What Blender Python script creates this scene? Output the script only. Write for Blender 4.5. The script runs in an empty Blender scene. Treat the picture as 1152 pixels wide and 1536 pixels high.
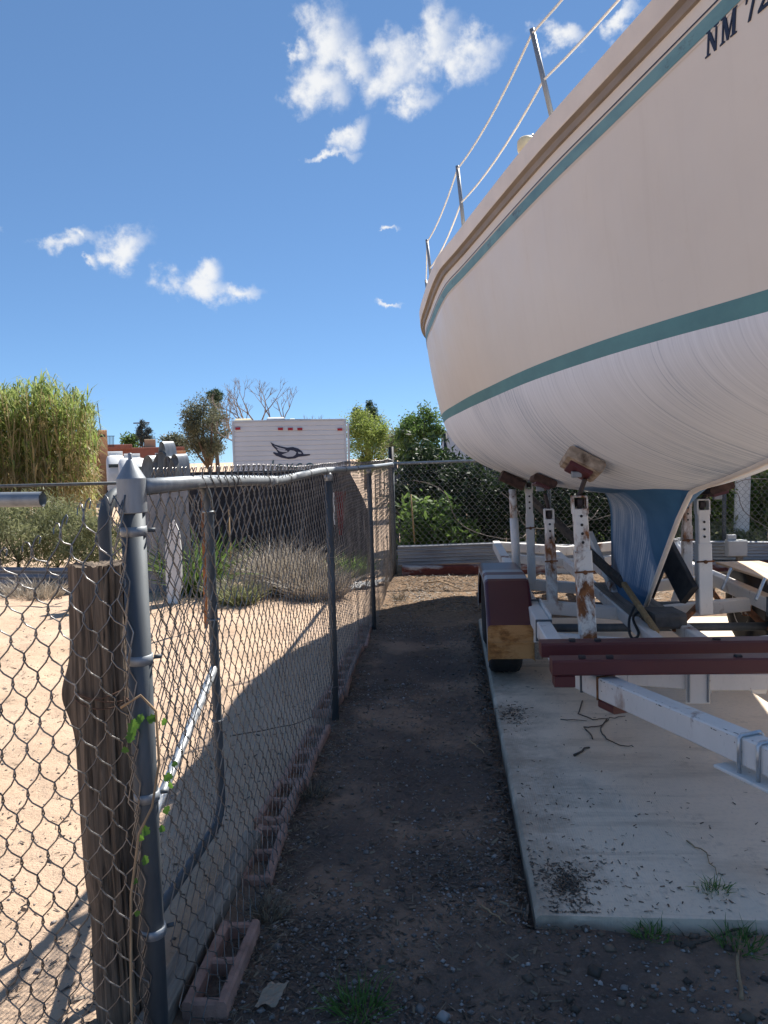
import bpy, bmesh, math, random
import numpy as np
from mathutils import Vector, Matrix, Euler

random.seed(7)
RNG = np.random.default_rng(11)
SC = bpy.context.scene
COL = SC.collection
R_ = math.radians

# ------------------------------------------------------------------ camera
F_PX, CXP, CYP, CAM_H = 1154.0, 576.0, 768.0, 1.56
YAW, PITCH, ROLL = R_(4.76), R_(-4.06), R_(1.5)
fw = Vector((-math.sin(YAW) * math.cos(PITCH), math.cos(YAW) * math.cos(PITCH), math.sin(PITCH)))
r0 = Vector((math.cos(YAW), math.sin(YAW), 0))
u0 = r0.cross(fw)
RT = math.cos(ROLL) * r0 - math.sin(ROLL) * u0
UP = math.cos(ROLL) * u0 + math.sin(ROLL) * r0
cam = bpy.data.cameras.new('camera')
cam.sensor_fit = 'VERTICAL'
cam.sensor_height = 36.0
cam.lens = 36.0 * F_PX / 1536.0
cam.clip_start = 0.05
cam.clip_end = 3000
camo = bpy.data.objects.new('camera', cam)
COL.objects.link(camo)
M = Matrix((RT, UP, -fw)).transposed().to_4x4()
M.translation = Vector((0, 0, CAM_H))
camo.matrix_world = M
SC.camera = camo
SC.render.resolution_x, SC.render.resolution_y = 768, 1024


def pdir(u, v):
    return fw + RT * ((u - CXP) / F_PX) - UP * ((v - CYP) / F_PX)


def PY(u, v, y):      # photo pixel -> point on the plane Y = y
    d = pdir(u, v)
    return Vector((0, 0, CAM_H)) + d * (y / d.y)


def PZ(u, v, z=0.0):  # photo pixel -> point at height z
    d = pdir(u, v)
    return Vector((0, 0, CAM_H)) + d * ((z - CAM_H) / d.z)


# ------------------------------------------------------------------ sun, sky, exposure
SUN_DIR = Vector((0.42, 0.79, 1.0)).normalized()
SUN_EL = math.asin(SUN_DIR.z)
SUN_AZ = math.atan2(SUN_DIR.x, SUN_DIR.y)
sl = bpy.data.lights.new('sun', 'SUN')
sl.energy = 4.8
sl.angle = R_(0.53)
sl.color = (1.0, 0.945, 0.87)
so = bpy.data.objects.new('sun', sl)
COL.objects.link(so)
so.rotation_euler = SUN_DIR.to_track_quat('Z', 'Y').to_euler()
so.location = (8, 16, 20)

SC.view_settings.view_transform = 'Standard'
SC.view_settings.look = 'None'
SC.view_settings.gamma = 1
SC.view_settings.use_curve_mapping = False
SC.view_settings.exposure = 0.95

W = bpy.data.worlds.new('World')
SC.world = W
W.use_nodes = True
nt = W.node_tree
nt.nodes.clear()


def N(tree, kind, **kw):
    n = tree.nodes.new(kind)
    for k, v in kw.items():
        setattr(n, k, v)
    return n


wo = N(nt, 'ShaderNodeOutputWorld')
bg = N(nt, 'ShaderNodeBackground')
bg.inputs['Strength'].default_value = 0.115
W.cycles.sampling_method = 'MANUAL'
W.cycles.sample_map_resolution = 512
sky = N(nt, 'ShaderNodeTexSky', sky_type='NISHITA')
sky.sun_disc = False
sky.sun_elevation = SUN_EL
sky.sun_rotation = SUN_AZ
sky.altitude = 1300
sky.air_density = 0.6
sky.dust_density = 0.0
sky.ozone_density = 2.5
tc = N(nt, 'ShaderNodeTexCoord')
wn = N(nt, 'ShaderNodeTexNoise')
wn.inputs['Scale'].default_value = 17.0
wn.inputs['Detail'].default_value = 6.0
wn.inputs['Roughness'].default_value = 0.62
nt.links.new(tc.outputs['Generated'], wn.inputs['Vector'])
sub = N(nt, 'ShaderNodeVectorMath', operation='SUBTRACT')
nt.links.new(wn.outputs['Color'], sub.inputs[0])
sub.inputs[1].default_value = (0.5, 0.5, 0.5)
scl = N(nt, 'ShaderNodeVectorMath', operation='SCALE')
nt.links.new(sub.outputs[0], scl.inputs[0])
scl.inputs['Scale'].default_value = 0.075
wadd = N(nt, 'ShaderNodeVectorMath', operation='ADD')
nt.links.new(tc.outputs['Generated'], wadd.inputs[0])
nt.links.new(scl.outputs[0], wadd.inputs[1])
# fair-weather clouds: (direction, half width, half height, tilt) each an ellipsoid on the sky sphere
CL = [(478, 132, 40, 30, 10), (492, 62, 34, 40, 40), (520, 95, 48, 24, 35), (585, 102, 66, 30, -12),
      (655, 70, 32, 34, 30), (706, 82, 50, 24, -15), (680, 105, 24, 14, -40), (615, 152, 34, 15, -20), (445, 70, 14, 12, 0),
      (500, 238, 32, 6, -4), (528, 208, 14, 26, 35), (105, 356, 34, 12, -14), (128, 345, 9, 12, 0),
      (190, 374, 40, 24, -25), (175, 392, 26, 12, 0), (300, 428, 52, 18, 5), (316, 408, 20, 22, 35), (358, 434, 32, 12, 10),
      (133, 394, 9, 9, 0), (845, 55, 26, 14, 20), (575, 341, 18, 3, 0), (582, 453, 24, 4, 0), (4, 343, 10, 6, 0), (940, 30, 24, 8, -30)]
blobs = []
for (u, v, a, b, tilt) in CL:
    blobs.append((pdir(u, v).normalized(), a * 1.12 / F_PX, b * 1.12 / F_PX, tilt))
for k in range(12):      # the same kind of small clouds goes on around the rest of the sky
    az = R_(40 + 280 * k / 12 + random.uniform(-5, 5)) + YAW * 0
    el = R_(random.choice((13, 17, 24, 33, 46)) + random.uniform(-3, 3))
    d = Vector((math.sin(az) * math.cos(el), math.cos(az) * math.cos(el), math.sin(el)))
    blobs.append((d, random.uniform(.03, .07), random.uniform(.014, .03), random.uniform(-30, 30)))
acc = None
for d, a, b, tilt in blobs:
    d = d.normalized()
    rx = d.cross(Vector((0, 0, 1))).normalized()
    uy = rx.cross(d)
    t = R_(-tilt)
    ax = rx * math.cos(t) + uy * math.sin(t)
    ay = uy * math.cos(t) - rx * math.sin(t)
    rot = Matrix((ax, ay, ax.cross(ay))).transposed()
    mp = N(nt, 'ShaderNodeMapping', vector_type='TEXTURE')
    mp.inputs['Location'].default_value = d
    mp.inputs['Rotation'].default_value = rot.to_euler()
    mp.inputs['Scale'].default_value = (a, b, 0.12)
    nt.links.new(wadd.outputs[0], mp.inputs['Vector'])
    ln = N(nt, 'ShaderNodeVectorMath', operation='LENGTH')
    nt.links.new(mp.outputs[0], ln.inputs[0])
    if acc is None:
        acc = ln.outputs['Value']
    else:
        mn = N(nt, 'ShaderNodeMath', operation='SMOOTH_MIN')
        mn.inputs[2].default_value = 0.25
        nt.links.new(acc, mn.inputs[0])
        nt.links.new(ln.outputs['Value'], mn.inputs[1])
        acc = mn.outputs[0]
fn = N(nt, 'ShaderNodeTexNoise')
fn.inputs['Scale'].default_value = 34.0
fn.inputs['Detail'].default_value = 9.0
fn.inputs['Roughness'].default_value = 0.6
nt.links.new(tc.outputs['Generated'], fn.inputs['Vector'])
fm = N(nt, 'ShaderNodeMath', operation='MULTIPLY_ADD')
nt.links.new(fn.outputs['Fac'], fm.inputs[0])
fm.inputs[1].default_value = -2.3
nt.links.new(acc, fm.inputs[2])
mr = N(nt, 'ShaderNodeMapRange', interpolation_type='SMOOTHSTEP')
mr.inputs['From Min'].default_value = 0.06
mr.inputs['From Max'].default_value = -1.25
mr.inputs['To Min'].default_value = 0.0
mr.inputs['To Max'].default_value = 0.95
nt.links.new(fm.outputs[0], mr.inputs['Value'])
mx = N(nt, 'ShaderNodeMix', data_type='RGBA')
nt.links.new(mr.outputs[0], mx.inputs['Factor'])
# even film-like response for the whole sky: clear desert air, less white at the horizon
sg0 = N(nt, 'ShaderNodeVectorMath', operation='SCALE')
nt.links.new(sky.outputs[0], sg0.inputs[0])
sg0.inputs['Scale'].default_value = 0.134
sg1 = N(nt, 'ShaderNodeGamma')
nt.links.new(sg0.outputs[0], sg1.inputs['Color'])
sg1.inputs['Gamma'].default_value = 0.6
sg2 = N(nt, 'ShaderNodeVectorMath', operation='MULTIPLY')
nt.links.new(sg1.outputs[0], sg2.inputs[0])
sg2.inputs[1].default_value = (0.395 * 5.9, 0.575 * 5.9, 0.76 * 5.9)
nt.links.new(sg2.outputs[0], mx.inputs['A'])
mx.inputs['B'].default_value = (4.2, 4.25, 4.3, 1)
nt.links.new(mx.outputs['Result'], bg.inputs['Color'])
nt.links.new(bg.outputs[0], wo.inputs['Surface'])

# ------------------------------------------------------------------ materials
MATS = {}


def new_mat(name):
    m = bpy.data.materials.new(name)
    m.use_nodes = True
    t = m.node_tree
    t.nodes.clear()
    o = N(t, 'ShaderNodeOutputMaterial')
    b = N(t, 'ShaderNodeBsdfPrincipled')
    t.links.new(b.outputs[0], o.inputs[0])
    MATS[name] = m
    return m, t, b


def noise(t, scale, detail=4.0, rough=0.55, vec=None, dist=0.0):
    n = N(t, 'ShaderNodeTexNoise')
    n.inputs['Scale'].default_value = scale
    n.inputs['Detail'].default_value = detail
    n.inputs['Roughness'].default_value = rough
    n.inputs['Distortion'].default_value = dist
    if vec is not None:
        t.links.new(vec, n.inputs['Vector'])
    return n


def ocoord(t, scale=None):
    c = N(t, 'ShaderNodeTexCoord')
    if scale is None:
        return c.outputs['Object']
    m = N(t, 'ShaderNodeMapping')
    m.inputs['Scale'].default_value = scale
    t.links.new(c.outputs['Object'], m.inputs[0])
    return m.outputs[0]


def ramp(t, fac, stops):
    r = N(t, 'ShaderNodeValToRGB')
    el = r.color_ramp.elements
    while len(el) < len(stops):
        el.new(0.5)
    for e, (p, c) in zip(el, stops):
        e.position = p
        e.color = c if len(c) == 4 else (c[0], c[1], c[2], 1)
    t.links.new(fac, r.inputs[0])
    return r.outputs[0]


def mix(t, fac, a, b, blend='MIX'):
    m = N(t, 'ShaderNodeMix', data_type='RGBA', blend_type=blend)
    for sock, val in (('Factor', fac), ('A', a), ('B', b)):
        if isinstance(val, (tuple, list)):
            m.inputs[sock].default_value = val if len(val) == 4 else (val[0], val[1], val[2], 1)
        elif isinstance(val, (int, float)):
            m.inputs[sock].default_value = val
        else:
            t.links.new(val, m.inputs[sock])
    return m.outputs['Result']


def bump(t, b, h, strength=0.3, dist=0.01):
    n = N(t, 'ShaderNodeBump')
    n.inputs['Strength'].default_value = strength
    n.inputs['Distance'].default_value = dist
    t.links.new(h, n.inputs['Height'])
    t.links.new(n.outputs[0], b.inputs['Normal'])


def simple(name, col, rough=0.6, metal=0.0, var=0.25, scale=8.0, stretch=None, bmp=0.15, bdist=0.004, col2=None):
    m, t, b = new_mat(name)
    v = ocoord(t, stretch)
    n = noise(t, scale, 6, 0.6, v)
    lo = tuple(c * (1 - var) for c in col)
    hi = col2 if col2 else tuple(min(1, c * (1 + var)) for c in col)
    c = ramp(t, n.outputs['Fac'], [(0.3, lo), (0.7, hi)])
    t.links.new(c, b.inputs['Base Color'])
    b.inputs['Roughness'].default_value = rough
    b.inputs['Metallic'].default_value = metal
    if bmp:
        n2 = noise(t, scale * 5, 5, 0.6, v)
        bump(t, b, n2.outputs['Fac'], bmp, bdist)
    return m


def painted(name, col, rust_amt=0.5, rough=0.5, scale=3.0, rust=((0.10, 0.035, 0.012), (0.33, 0.13, 0.04)), stretch=(1, 1, 0.5)):
    """old paint: grime, rust freckles and rust blooms"""
    m, t, b = new_mat(name)
    v = ocoord(t, stretch)
    n = noise(t, 2.5, 5, 0.6, v)
    c0 = ramp(t, n.outputs['Fac'], [(0.3, tuple(x * 0.82 for x in col)), (0.65, col)])
    g = noise(t, 40, 4, 0.6, v)
    c0 = mix(t, ramp(t, g.outputs['Fac'], [(0.55, (0, 0, 0)), (0.8, (0.35,) * 3)]), c0, tuple(x * 0.55 for x in col))
    rn = noise(t, scale, 8, 0.68, v, 0.3)
    p = 0.82 - 0.36 * rust_amt
    rf = ramp(t, rn.outputs['Fac'], [(p - 0.05, (0, 0, 0)), (p + 0.05, (1, 1, 1))])
    sp = noise(t, 55, 3, 0.5, v)
    q = 0.80 - 0.10 * rust_amt
    sf = ramp(t, sp.outputs['Fac'], [(q, (0, 0, 0)), (q + 0.03, (1, 1, 1))])
    tot = mix(t, 1.0, rf, sf, 'LIGHTEN')
    rc = noise(t, 22, 5, 0.6, v)
    rcol = ramp(t, rc.outputs['Fac'], [(0.3, rust[0]), (0.7, rust[1])])
    t.links.new(mix(t, tot, c0, rcol), b.inputs['Base Color'])
    rr = ramp(t, tot, [(0, (rough,) * 3), (1, (0.9,) * 3)])
    t.links.new(rr, b.inputs['Roughness'])
    bump(t, b, rn.outputs['Fac'], 0.15, 0.004)
    return m


def leafmat(name, c1, c2, trans=0.35, rough=0.6):
    m, t, b = new_mat(name)
    g = N(t, 'ShaderNodeNewGeometry')
    c = ramp(t, g.outputs['Random Per Island'], [(0.0, c1), (1.0, c2)])
    n = noise(t, 1.7, 3, 0.5, ocoord(t))
    c = mix(t, ramp(t, n.outputs['Fac'], [(0.35, (0, 0, 0)), (0.7, (0.5,) * 3)]), c, tuple(x * 0.6 for x in c1))
    t.links.new(c, b.inputs['Base Color'])
    b.inputs['Roughness'].default_value = rough
    tr = N(t, 'ShaderNodeBsdfTranslucent')
    t.links.new(c, tr.inputs['Color'])
    ms = N(t, 'ShaderNodeMixShader')
    ms.inputs[0].default_value = trans
    t.links.new(b.outputs[0], ms.inputs[1])
    t.links.new(tr.outputs[0], ms.inputs[2])
    o = [x for x in t.nodes if x.type == 'OUTPUT_MATERIAL'][0]
    t.links.new(ms.outputs[0], o.inputs[0])
    return m


def wood(name, dark, light, rough=0.85, axis=2, grain=22.0):
    m, t, b = new_mat(name)
    s = [grain] * 3
    s[axis] = grain * 0.045
    v = ocoord(t, tuple(s))
    n = noise(t, 1.0, 8, 0.65, v, 1.2)
    n2 = noise(t, 1.4, 4, 0.6, ocoord(t))
    c = ramp(t, n.outputs['Fac'], [(0.32, dark), (0.5, tuple((a + b_) / 2 for a, b_ in zip(dark, light))), (0.68, light)])
    c = mix(t, ramp(t, n2.outputs['Fac'], [(0.4, (0, 0, 0)), (0.75, (0.55,) * 3)]), c, dark)
    t.links.new(c, b.inputs['Base Color'])
    b.inputs['Roughness'].default_value = rough
    bump(t, b, n.outputs['Fac'], 0.7, 0.008)
    return m


# --- galvanised steel
simple('galv', (0.27, 0.295, 0.315), 0.5, 0.45, 0.22, 25, (1, 1, 0.3), 0.08, 0.002)
simple('galv_dark', (0.085, 0.098, 0.108), 0.62, 0.3, 0.25, 18, (1, 1, 0.25), 0.1, 0.002)
simple('galv_bright', (0.50, 0.53, 0.55), 0.35, 0.6, 0.2, 30, None, 0.1, 0.002)
simple('wire', (0.20, 0.195, 0.19), 0.36, 0.85, 0.45, 9, None, 0)
simple('wire_old', (0.20, 0.19, 0.185), 0.55, 0.5, 0.45, 6, None, 0)
simple('wire_rust', (0.16, 0.09, 0.06), 0.8, 0.2, 0.4, 9, None, 0)
simple('black_paint', (0.012, 0.012, 0.014), 0.5, 0, 0.3, 12)
simple('rust', (0.20, 0.085, 0.035), 0.9, 0.0, 0.55, 14, None, 0.5, 0.004)
simple('dark_bolt', (0.05, 0.04, 0.04), 0.6, 0.4, 0.3, 30)
painted('white_steel', (0.80, 0.77, 0.72), 0.55, 0.45, 3.2)
painted('white_steel_rusty', (0.80, 0.77, 0.70), 0.80, 0.5, 5.5, ((0.07, 0.022, 0.010), (0.30, 0.12, 0.04)), (1, 1, 0.8))
painted('maroon', (0.105, 0.022, 0.024), 0.16, 0.45, 3.0, ((0.05, 0.02, 0.015), (0.12, 0.05, 0.03)))
painted('maroon_gloss', (0.085, 0.016, 0.022), 0.10, 0.28, 3.0, ((0.2, 0.17, 0.16), (0.3, 0.27, 0.25)))
painted('rust_panel', (0.50, 0.27, 0.10), 0.95, 0.7, 5.0, ((0.16, 0.065, 0.02), (0.45, 0.22, 0.07)), (1, 1, 2.2))
painted('grey_band', (0.42, 0.43, 0.44), 0.3, 0.5)
simple('rubber', (0.018, 0.018, 0.019), 0.8, 0, 0.3, 20, None, 0.3, 0.003)
simple('black_rubber_board', (0.035, 0.034, 0.034), 0.75, 0, 0.4, 14, None, 0.4, 0.004)
simple('white_rim', (0.55, 0.54, 0.52), 0.5, 0.1, 0.2, 12)
wood('old_post', (0.022, 0.017, 0.013), (0.33, 0.25, 0.18), 0.95, 2, 40)
wood('old_timber', (0.10, 0.085, 0.07), (0.36, 0.31, 0.25), 0.9, 1, 26)
wood('dark_prop', (0.02, 0.017, 0.015), (0.11, 0.09, 0.075), 0.85, 2, 20)
wood('yellow_stick', (0.20, 0.12, 0.05), (0.50, 0.34, 0.16), 0.8, 2, 30)
wood('plywood', (0.50, 0.30, 0.16), (0.78, 0.62, 0.45), 0.75, 1, 10)
wood('fence_board', (0.07, 0.075, 0.085), (0.19, 0.20, 0.215), 0.9, 2, 18)
simple('carpet', (0.24, 0.165, 0.11), 0.95, 0, 0.6, 14, None, 0.7, 0.006, (0.56, 0.46, 0.35))
simple('carpet_dark', (0.07, 0.04, 0.032), 0.95, 0, 0.5, 26, None, 0.7, 0.006)
simple('plastic_white', (0.72, 0.72, 0.69), 0.5, 0, 0.08, 6, None, 0)
simple('plastic_grey', (0.42, 0.43, 0.42), 0.5, 0, 0.12, 6, None, 0.05)
simple('plastic_cream', (0.75, 0.66, 0.42), 0.5, 0, 0.1, 6, None, 0)
simple('hose', (0.012, 0.012, 0.013), 0.5, 0, 0.2, 9, None, 0)
simple('block', (0.33, 0.20, 0.155), 0.95, 0, 0.35, 12, None, 0.7, 0.006)
simple('grey_block', (0.10, 0.09, 0.08), 0.95, 0, 0.35, 14, None, 0.7, 0.006)
simple('tarp', (0.020, 0.021, 0.026), 0.85, 0, 0.5, 3.5, None, 0.4, 0.01)
simple('sheet_metal', (0.17, 0.18, 0.20), 0.5, 0.4, 0.3, 4, None, 0.1)
simple('corrugated', (0.33, 0.34, 0.35), 0.5, 0.4, 0.3, 3.0, (0.6, 1, 3), 0.1, 0.004)
painted('beam_red_white', (0.50, 0.50, 0.49), 0.98, 0.8, 1.6, ((0.09, 0.02, 0.016), (0.17, 0.045, 0.03)), (0.7, 1, 2))
simple('white_board', (0.66, 0.66, 0.64), 0.7, 0, 0.2, 5, (1, 1, 0.4), 0.3)
simple('rag', (0.62, 0.62, 0.60), 0.9, 0, 0.25, 8, None, 0.4, 0.01)
simple('red_cloth', (0.17, 0.018, 0.02), 0.8, 0, 0.3, 10, None, 0.2)
simple('stucco', (0.52, 0.27, 0.14), 0.95, 0, 0.1, 3, None, 0.4, 0.02)
simple('stucco_red', (0.26, 0.105, 0.075), 0.95, 0, 0.12, 3, None, 0.3, 0.02)
simple('stucco_tan', (0.46, 0.33, 0.2), 0.95, 0, 0.1, 3, None, 0.3, 0.02)
simple('pale_wall', (0.55, 0.58, 0.62), 0.9, 0, 0.08, 1, None, 0.1)
simple('window_frame', (0.74, 0.75, 0.74), 0.6, 0, 0.05, 5, None, 0)
simple('glass', (0.05, 0.075, 0.085), 0.08, 0, 0.2, 2, None, 0)
simple('rv_siding', (0.60, 0.61, 0.62), 0.45, 0, 0.05, 1.2, None, 0)
simple('rv_trim', (0.50, 0.52, 0.54), 0.4, 0.2, 0.1, 4, None, 0)
simple('navy', (0.012, 0.016, 0.04), 0.45, 0, 0.1, 4, None, 0)
simple('logo_grey', (0.42, 0.44, 0.48), 0.5, 0, 0.1, 4, None, 0)
simple('logo_teal', (0.05, 0.11, 0.13), 0.5, 0, 0.1, 4, None, 0)
simple('red_lens', (0.35, 0.012, 0.02), 0.25, 0, 0.2, 4, None, 0)
simple('bark', (0.105, 0.08, 0.06), 0.95, 0, 0.35, 12, (1, 1, 0.2), 0.6, 0.01)
simple('bare_branch', (0.24, 0.20, 0.17), 0.9, 0, 0.3, 10, None, 0.2)
simple('twig', (0.10, 0.075, 0.055), 0.9, 0, 0.4, 20, None, 0.2, 0.002)
simple('straw', (0.42, 0.33, 0.20), 0.9, 0, 0.5, 3, None, 0)
simple('paper', (0.34, 0.26, 0.19), 0.9, 0, 0.25, 8, None, 0.3)
simple('vine_stem', (0.34, 0.23, 0.13), 0.85, 0, 0.3, 12, None, 0.2)
# --- leaves
leafmat('leaf_vine', (0.10, 0.21, 0.025), (0.17, 0.33, 0.05), 0.45)
leafmat('leaf_olive', (0.10, 0.115, 0.065), (0.20, 0.21, 0.13), 0.35)
leafmat('leaf_pine', (0.030, 0.062, 0.032), (0.07, 0.125, 0.05), 0.25)
leafmat('leaf_bluepine', (0.045, 0.065, 0.06), (0.085, 0.115, 0.10), 0.15)
leafmat('leaf_light', (0.20, 0.27, 0.05), (0.36, 0.42, 0.12), 0.5)
leafmat('leaf_mid', (0.085, 0.155, 0.035), (0.19, 0.28, 0.075), 0.45)
leafmat('leaf_shrub', (0.17, 0.19, 0.085), (0.33, 0.34, 0.18), 0.45)
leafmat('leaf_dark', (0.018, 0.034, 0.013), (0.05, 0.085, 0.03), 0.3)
leafmat('leaf_reed', (0.19, 0.275, 0.06), (0.44, 0.49, 0.17), 0.55)
leafmat('reed_dry', (0.34, 0.27, 0.12), (0.62, 0.52, 0.29), 0.4)
leafmat('dry_brush', (0.36, 0.31, 0.24), (0.62, 0.56, 0.47), 0.2)
leafmat('grass', (0.07, 0.16, 0.03), (0.17, 0.29, 0.07), 0.35)
leafmat('straw_leaf', (0.10, 0.078, 0.055), (0.34, 0.27, 0.18), 0.15)
leafmat('pebble', (0.10, 0.088, 0.08), (0.46, 0.42, 0.39), 0.0)
leafmat('litter', (0.045, 0.034, 0.026), (0.22, 0.16, 0.11), 0.1)

# --- boat skins
m, t, b = new_mat('gelcoat')
n = noise(t, 1.1, 5, 0.6, ocoord(t))
c = ramp(t, n.outputs['Fac'], [(0.3, (0.68, 0.625, 0.55)), (0.7, (0.745, 0.69, 0.61))])
g = noise(t, 9, 6, 0.7, ocoord(t, (1, 1, 0.4)))
c = mix(t, ramp(t, g.outputs['Fac'], [(0.62, (0, 0, 0)), (0.85, (0.35,) * 3)]), c, (0.55, 0.48, 0.40))
dr = noise(t, 1.0, 6, 0.7, ocoord(t, (5, 14, 0.5)))
c = mix(t, ramp(t, dr.outputs['Fac'], [(0.55, (0, 0, 0)), (0.82, (0.16,) * 3)]), c, (0.50, 0.43, 0.35))
sc_n = noise(t, 16, 8, 0.8, ocoord(t, (1, 1, 1.6)))
c = mix(t, ramp(t, sc_n.outputs['Fac'], [(0.66, (0, 0, 0)), (0.74, (0.30,) * 3)]), c, (0.45, 0.40, 0.34))
t.links.new(c, b.inputs['Base Color'])
hw_ = noise(t, 1.3, 3, 0.5, ocoord(t))
bump(t, b, hw_.outputs['Fac'], 0.10, 0.03)
rgh = ramp(t, g.outputs['Fac'], [(0.3, (0.30,) * 3), (0.75, (0.55,) * 3)])
t.links.new(rgh, b.inputs['Roughness'])
b.inputs['Roughness'].default_value = 0.38
b.inputs['Specular IOR Level'].default_value = 0.35

simple('gelcoat_trim', (0.74, 0.67, 0.59), 0.5, 0, 0.08, 4, None, 0)
simple('rub_brown', (0.25, 0.21, 0.175), 0.6, 0, 0.2, 9, (1, 0.2, 1), 0.1)
m, t, b = new_mat('teal')
n = noise(t, 6, 6, 0.65, ocoord(t, (1, 0.5, 1)))
c = ramp(t, n.outputs['Fac'], [(0.3, (0.065, 0.20, 0.225)), (0.65, (0.095, 0.27, 0.29))])
g = noise(t, 11, 6, 0.7, ocoord(t, (1, 0.6, 1)))
c = mix(t, ramp(t, g.outputs['Fac'], [(0.66, (0, 0, 0)), (0.72, (0.8,) * 3)]), c, (0.40, 0.44, 0.44))
t.links.new(c, b.inputs['Base Color'])
b.inputs['Roughness'].default_value = 0.55
m, t, b = new_mat('teal_worn')
n = noise(t, 9, 6, 0.65, ocoord(t, (1, 0.35, 1)))
c = ramp(t, n.outputs['Fac'], [(0.3, (0.10, 0.22, 0.25)), (0.6, (0.16, 0.31, 0.33))])
c = mix(t, ramp(t, noise(t, 7, 7, 0.75, ocoord(t, (1, 0.5, 1))).outputs['Fac'], [(0.58, (0, 0, 0)), (0.66, (0.85,) * 3)]), c, (0.07, 0.09, 0.12))
t.links.new(c, b.inputs['Base Color'])
b.inputs['Roughness'].default_value = 0.55
# worn antifouling: white over blue, wear lines running down the girth of the hull
m, t, b = new_mat('antifoul')
at = N(t, 'ShaderNodeAttribute', attribute_name='girth')      # (along boat, down girth, blue amount)
mp = N(t, 'ShaderNodeMapping')
mp.inputs['Scale'].default_value = (1, 1, 0)
t.links.new(at.outputs['Vector'], mp.inputs[0])
mp2 = N(t, 'ShaderNodeMapping')
mp2.inputs['Scale'].default_value = (46, 0.7, 0)
t.links.new(mp.outputs[0], mp2.inputs[0])
n1 = noise(t, 1.0, 6, 0.72, mp2.outputs[0], 0.15)
mp3 = N(t, 'ShaderNodeMapping')
mp3.inputs['Scale'].default_value = (150, 1.2, 0)
t.links.new(mp.outputs[0], mp3.inputs[0])
n2 = noise(t, 1.0, 3, 0.6, mp3.outputs[0], 0.1)
sx = N(t, 'ShaderNodeSeparateXYZ')
t.links.new(at.outputs['Vector'], sx.inputs[0])
s1 = N(t, 'ShaderNodeMath', operation='ADD')
t.links.new(n1.outputs['Fac'], s1.inputs[0])
s2 = N(t, 'ShaderNodeMath', operation='MULTIPLY_ADD')
t.links.new(n2.outputs['Fac'], s2.inputs[0])
s2.inputs[1].default_value = 0.45
t.links.new(sx.outputs['Z'], s2.inputs[2])
lf = noise(t, 1.4, 5, 0.65, ocoord(t))
s3 = N(t, 'ShaderNodeMath', operation='MULTIPLY_ADD')
t.links.new(lf.outputs['Fac'], s3.inputs[0])
s3.inputs[1].default_value = 0.42
s3.inputs[2].default_value = -0.21
s4 = N(t, 'ShaderNodeMath', operation='ADD')
t.links.new(s2.outputs[0], s4.inputs[0])
t.links.new(s3.outputs[0], s4.inputs[1])
t.links.new(s4.outputs[0], s1.inputs[1])
c = ramp(t, s1.outputs[0], [(0.52, (0.80, 0.83, 0.87)), (0.74, (0.71, 0.74, 0.78)), (0.90, (0.36, 0.43, 0.52)), (1.0, (0.10, 0.20, 0.34))])
solid = ramp(t, sx.outputs['Z'], [(0.52, (0, 0, 0)), (0.64, (1, 1, 1))])
bl = noise(t, 3, 4, 0.6, ocoord(t))
blue = ramp(t, bl.outputs['Fac'], [(0.35, (0.024, 0.105, 0.215)), (0.65, (0.04, 0.14, 0.265))])
c = mix(t, solid, c, blue)
t.links.new(c, b.inputs['Base Color'])
b.inputs['Roughness'].default_value = 0.75
bump(t, b, n1.outputs['Fac'], 0.12, 0.003)

# --- concrete
m, t, b = new_mat('concrete')
n = noise(t, 1.6, 6, 0.6, ocoord(t))
c = ramp(t, n.outputs['Fac'], [(0.3, (0.70, 0.57, 0.43)), (0.7, (0.84, 0.69, 0.53))])
g = noise(t, 45, 5, 0.7, ocoord(t))
c = mix(t, ramp(t, g.outputs['Fac'], [(0.5, (0, 0, 0)), (0.85, (0.5,) * 3)]), c, (0.42, 0.35, 0.29))
rs = noise(t, 1.3, 5, 0.65, ocoord(t, (0.5, 1.6, 1)))
c = mix(t, ramp(t, rs.outputs['Fac'], [(0.56, (0, 0, 0)), (0.76, (0.75,) * 3)]), c, (0.33, 0.215, 0.13))
ed = noise(t, 5, 6, 0.75, ocoord(t))
c = mix(t, ramp(t, ed.outputs['Fac'], [(0.60, (0, 0, 0)), (0.74, (0.55,) * 3)]), c, (0.25, 0.195, 0.15))
t.links.new(c, b.inputs['Base Color'])
b.inputs['Roughness'].default_value = 0.85
spx = N(t, 'ShaderNodeSeparateXYZ')
t.links.new(ocoord(t), spx.inputs[0])
dn = noise(t, 2.6, 7, 0.7, ocoord(t))
em_ = N(t, 'ShaderNodeMath', operation='MULTIPLY_ADD')
t.links.new(dn.outputs['Fac'], em_.inputs[0])
em_.inputs[1].default_value = -1.7
t.links.new(spx.outputs['X'], em_.inputs[2])
dirt_edge = N(t, 'ShaderNodeMapRange', interpolation_type='SMOOTHSTEP')
dirt_edge.inputs['From Min'].default_value = -0.15
dirt_edge.inputs['From Max'].default_value = -0.75
dirt_edge.inputs['To Max'].default_value = 0.85
t.links.new(em_.outputs[0], dirt_edge.inputs['Value'])
c = mix(t, dirt_edge.outputs[0], c, (0.30, 0.235, 0.175))
tl = noise(t, 1.0, 6, 0.65, ocoord(t, (0.7, 7, 1)), 0.4)
c = mix(t, ramp(t, tl.outputs['Fac'], [(0.54, (0, 0, 0)), (0.70, (0.6,) * 3)]), c, (0.42, 0.32, 0.23))
t.links.new(c, b.inputs['Base Color'])
wv = N(t, 'ShaderNodeTexWave', wave_type='BANDS', bands_direction='X')
wv.inputs['Scale'].default_value = 32
wv.inputs['Distortion'].default_value = 3
wv.inputs['Detail'].default_value = 3
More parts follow.
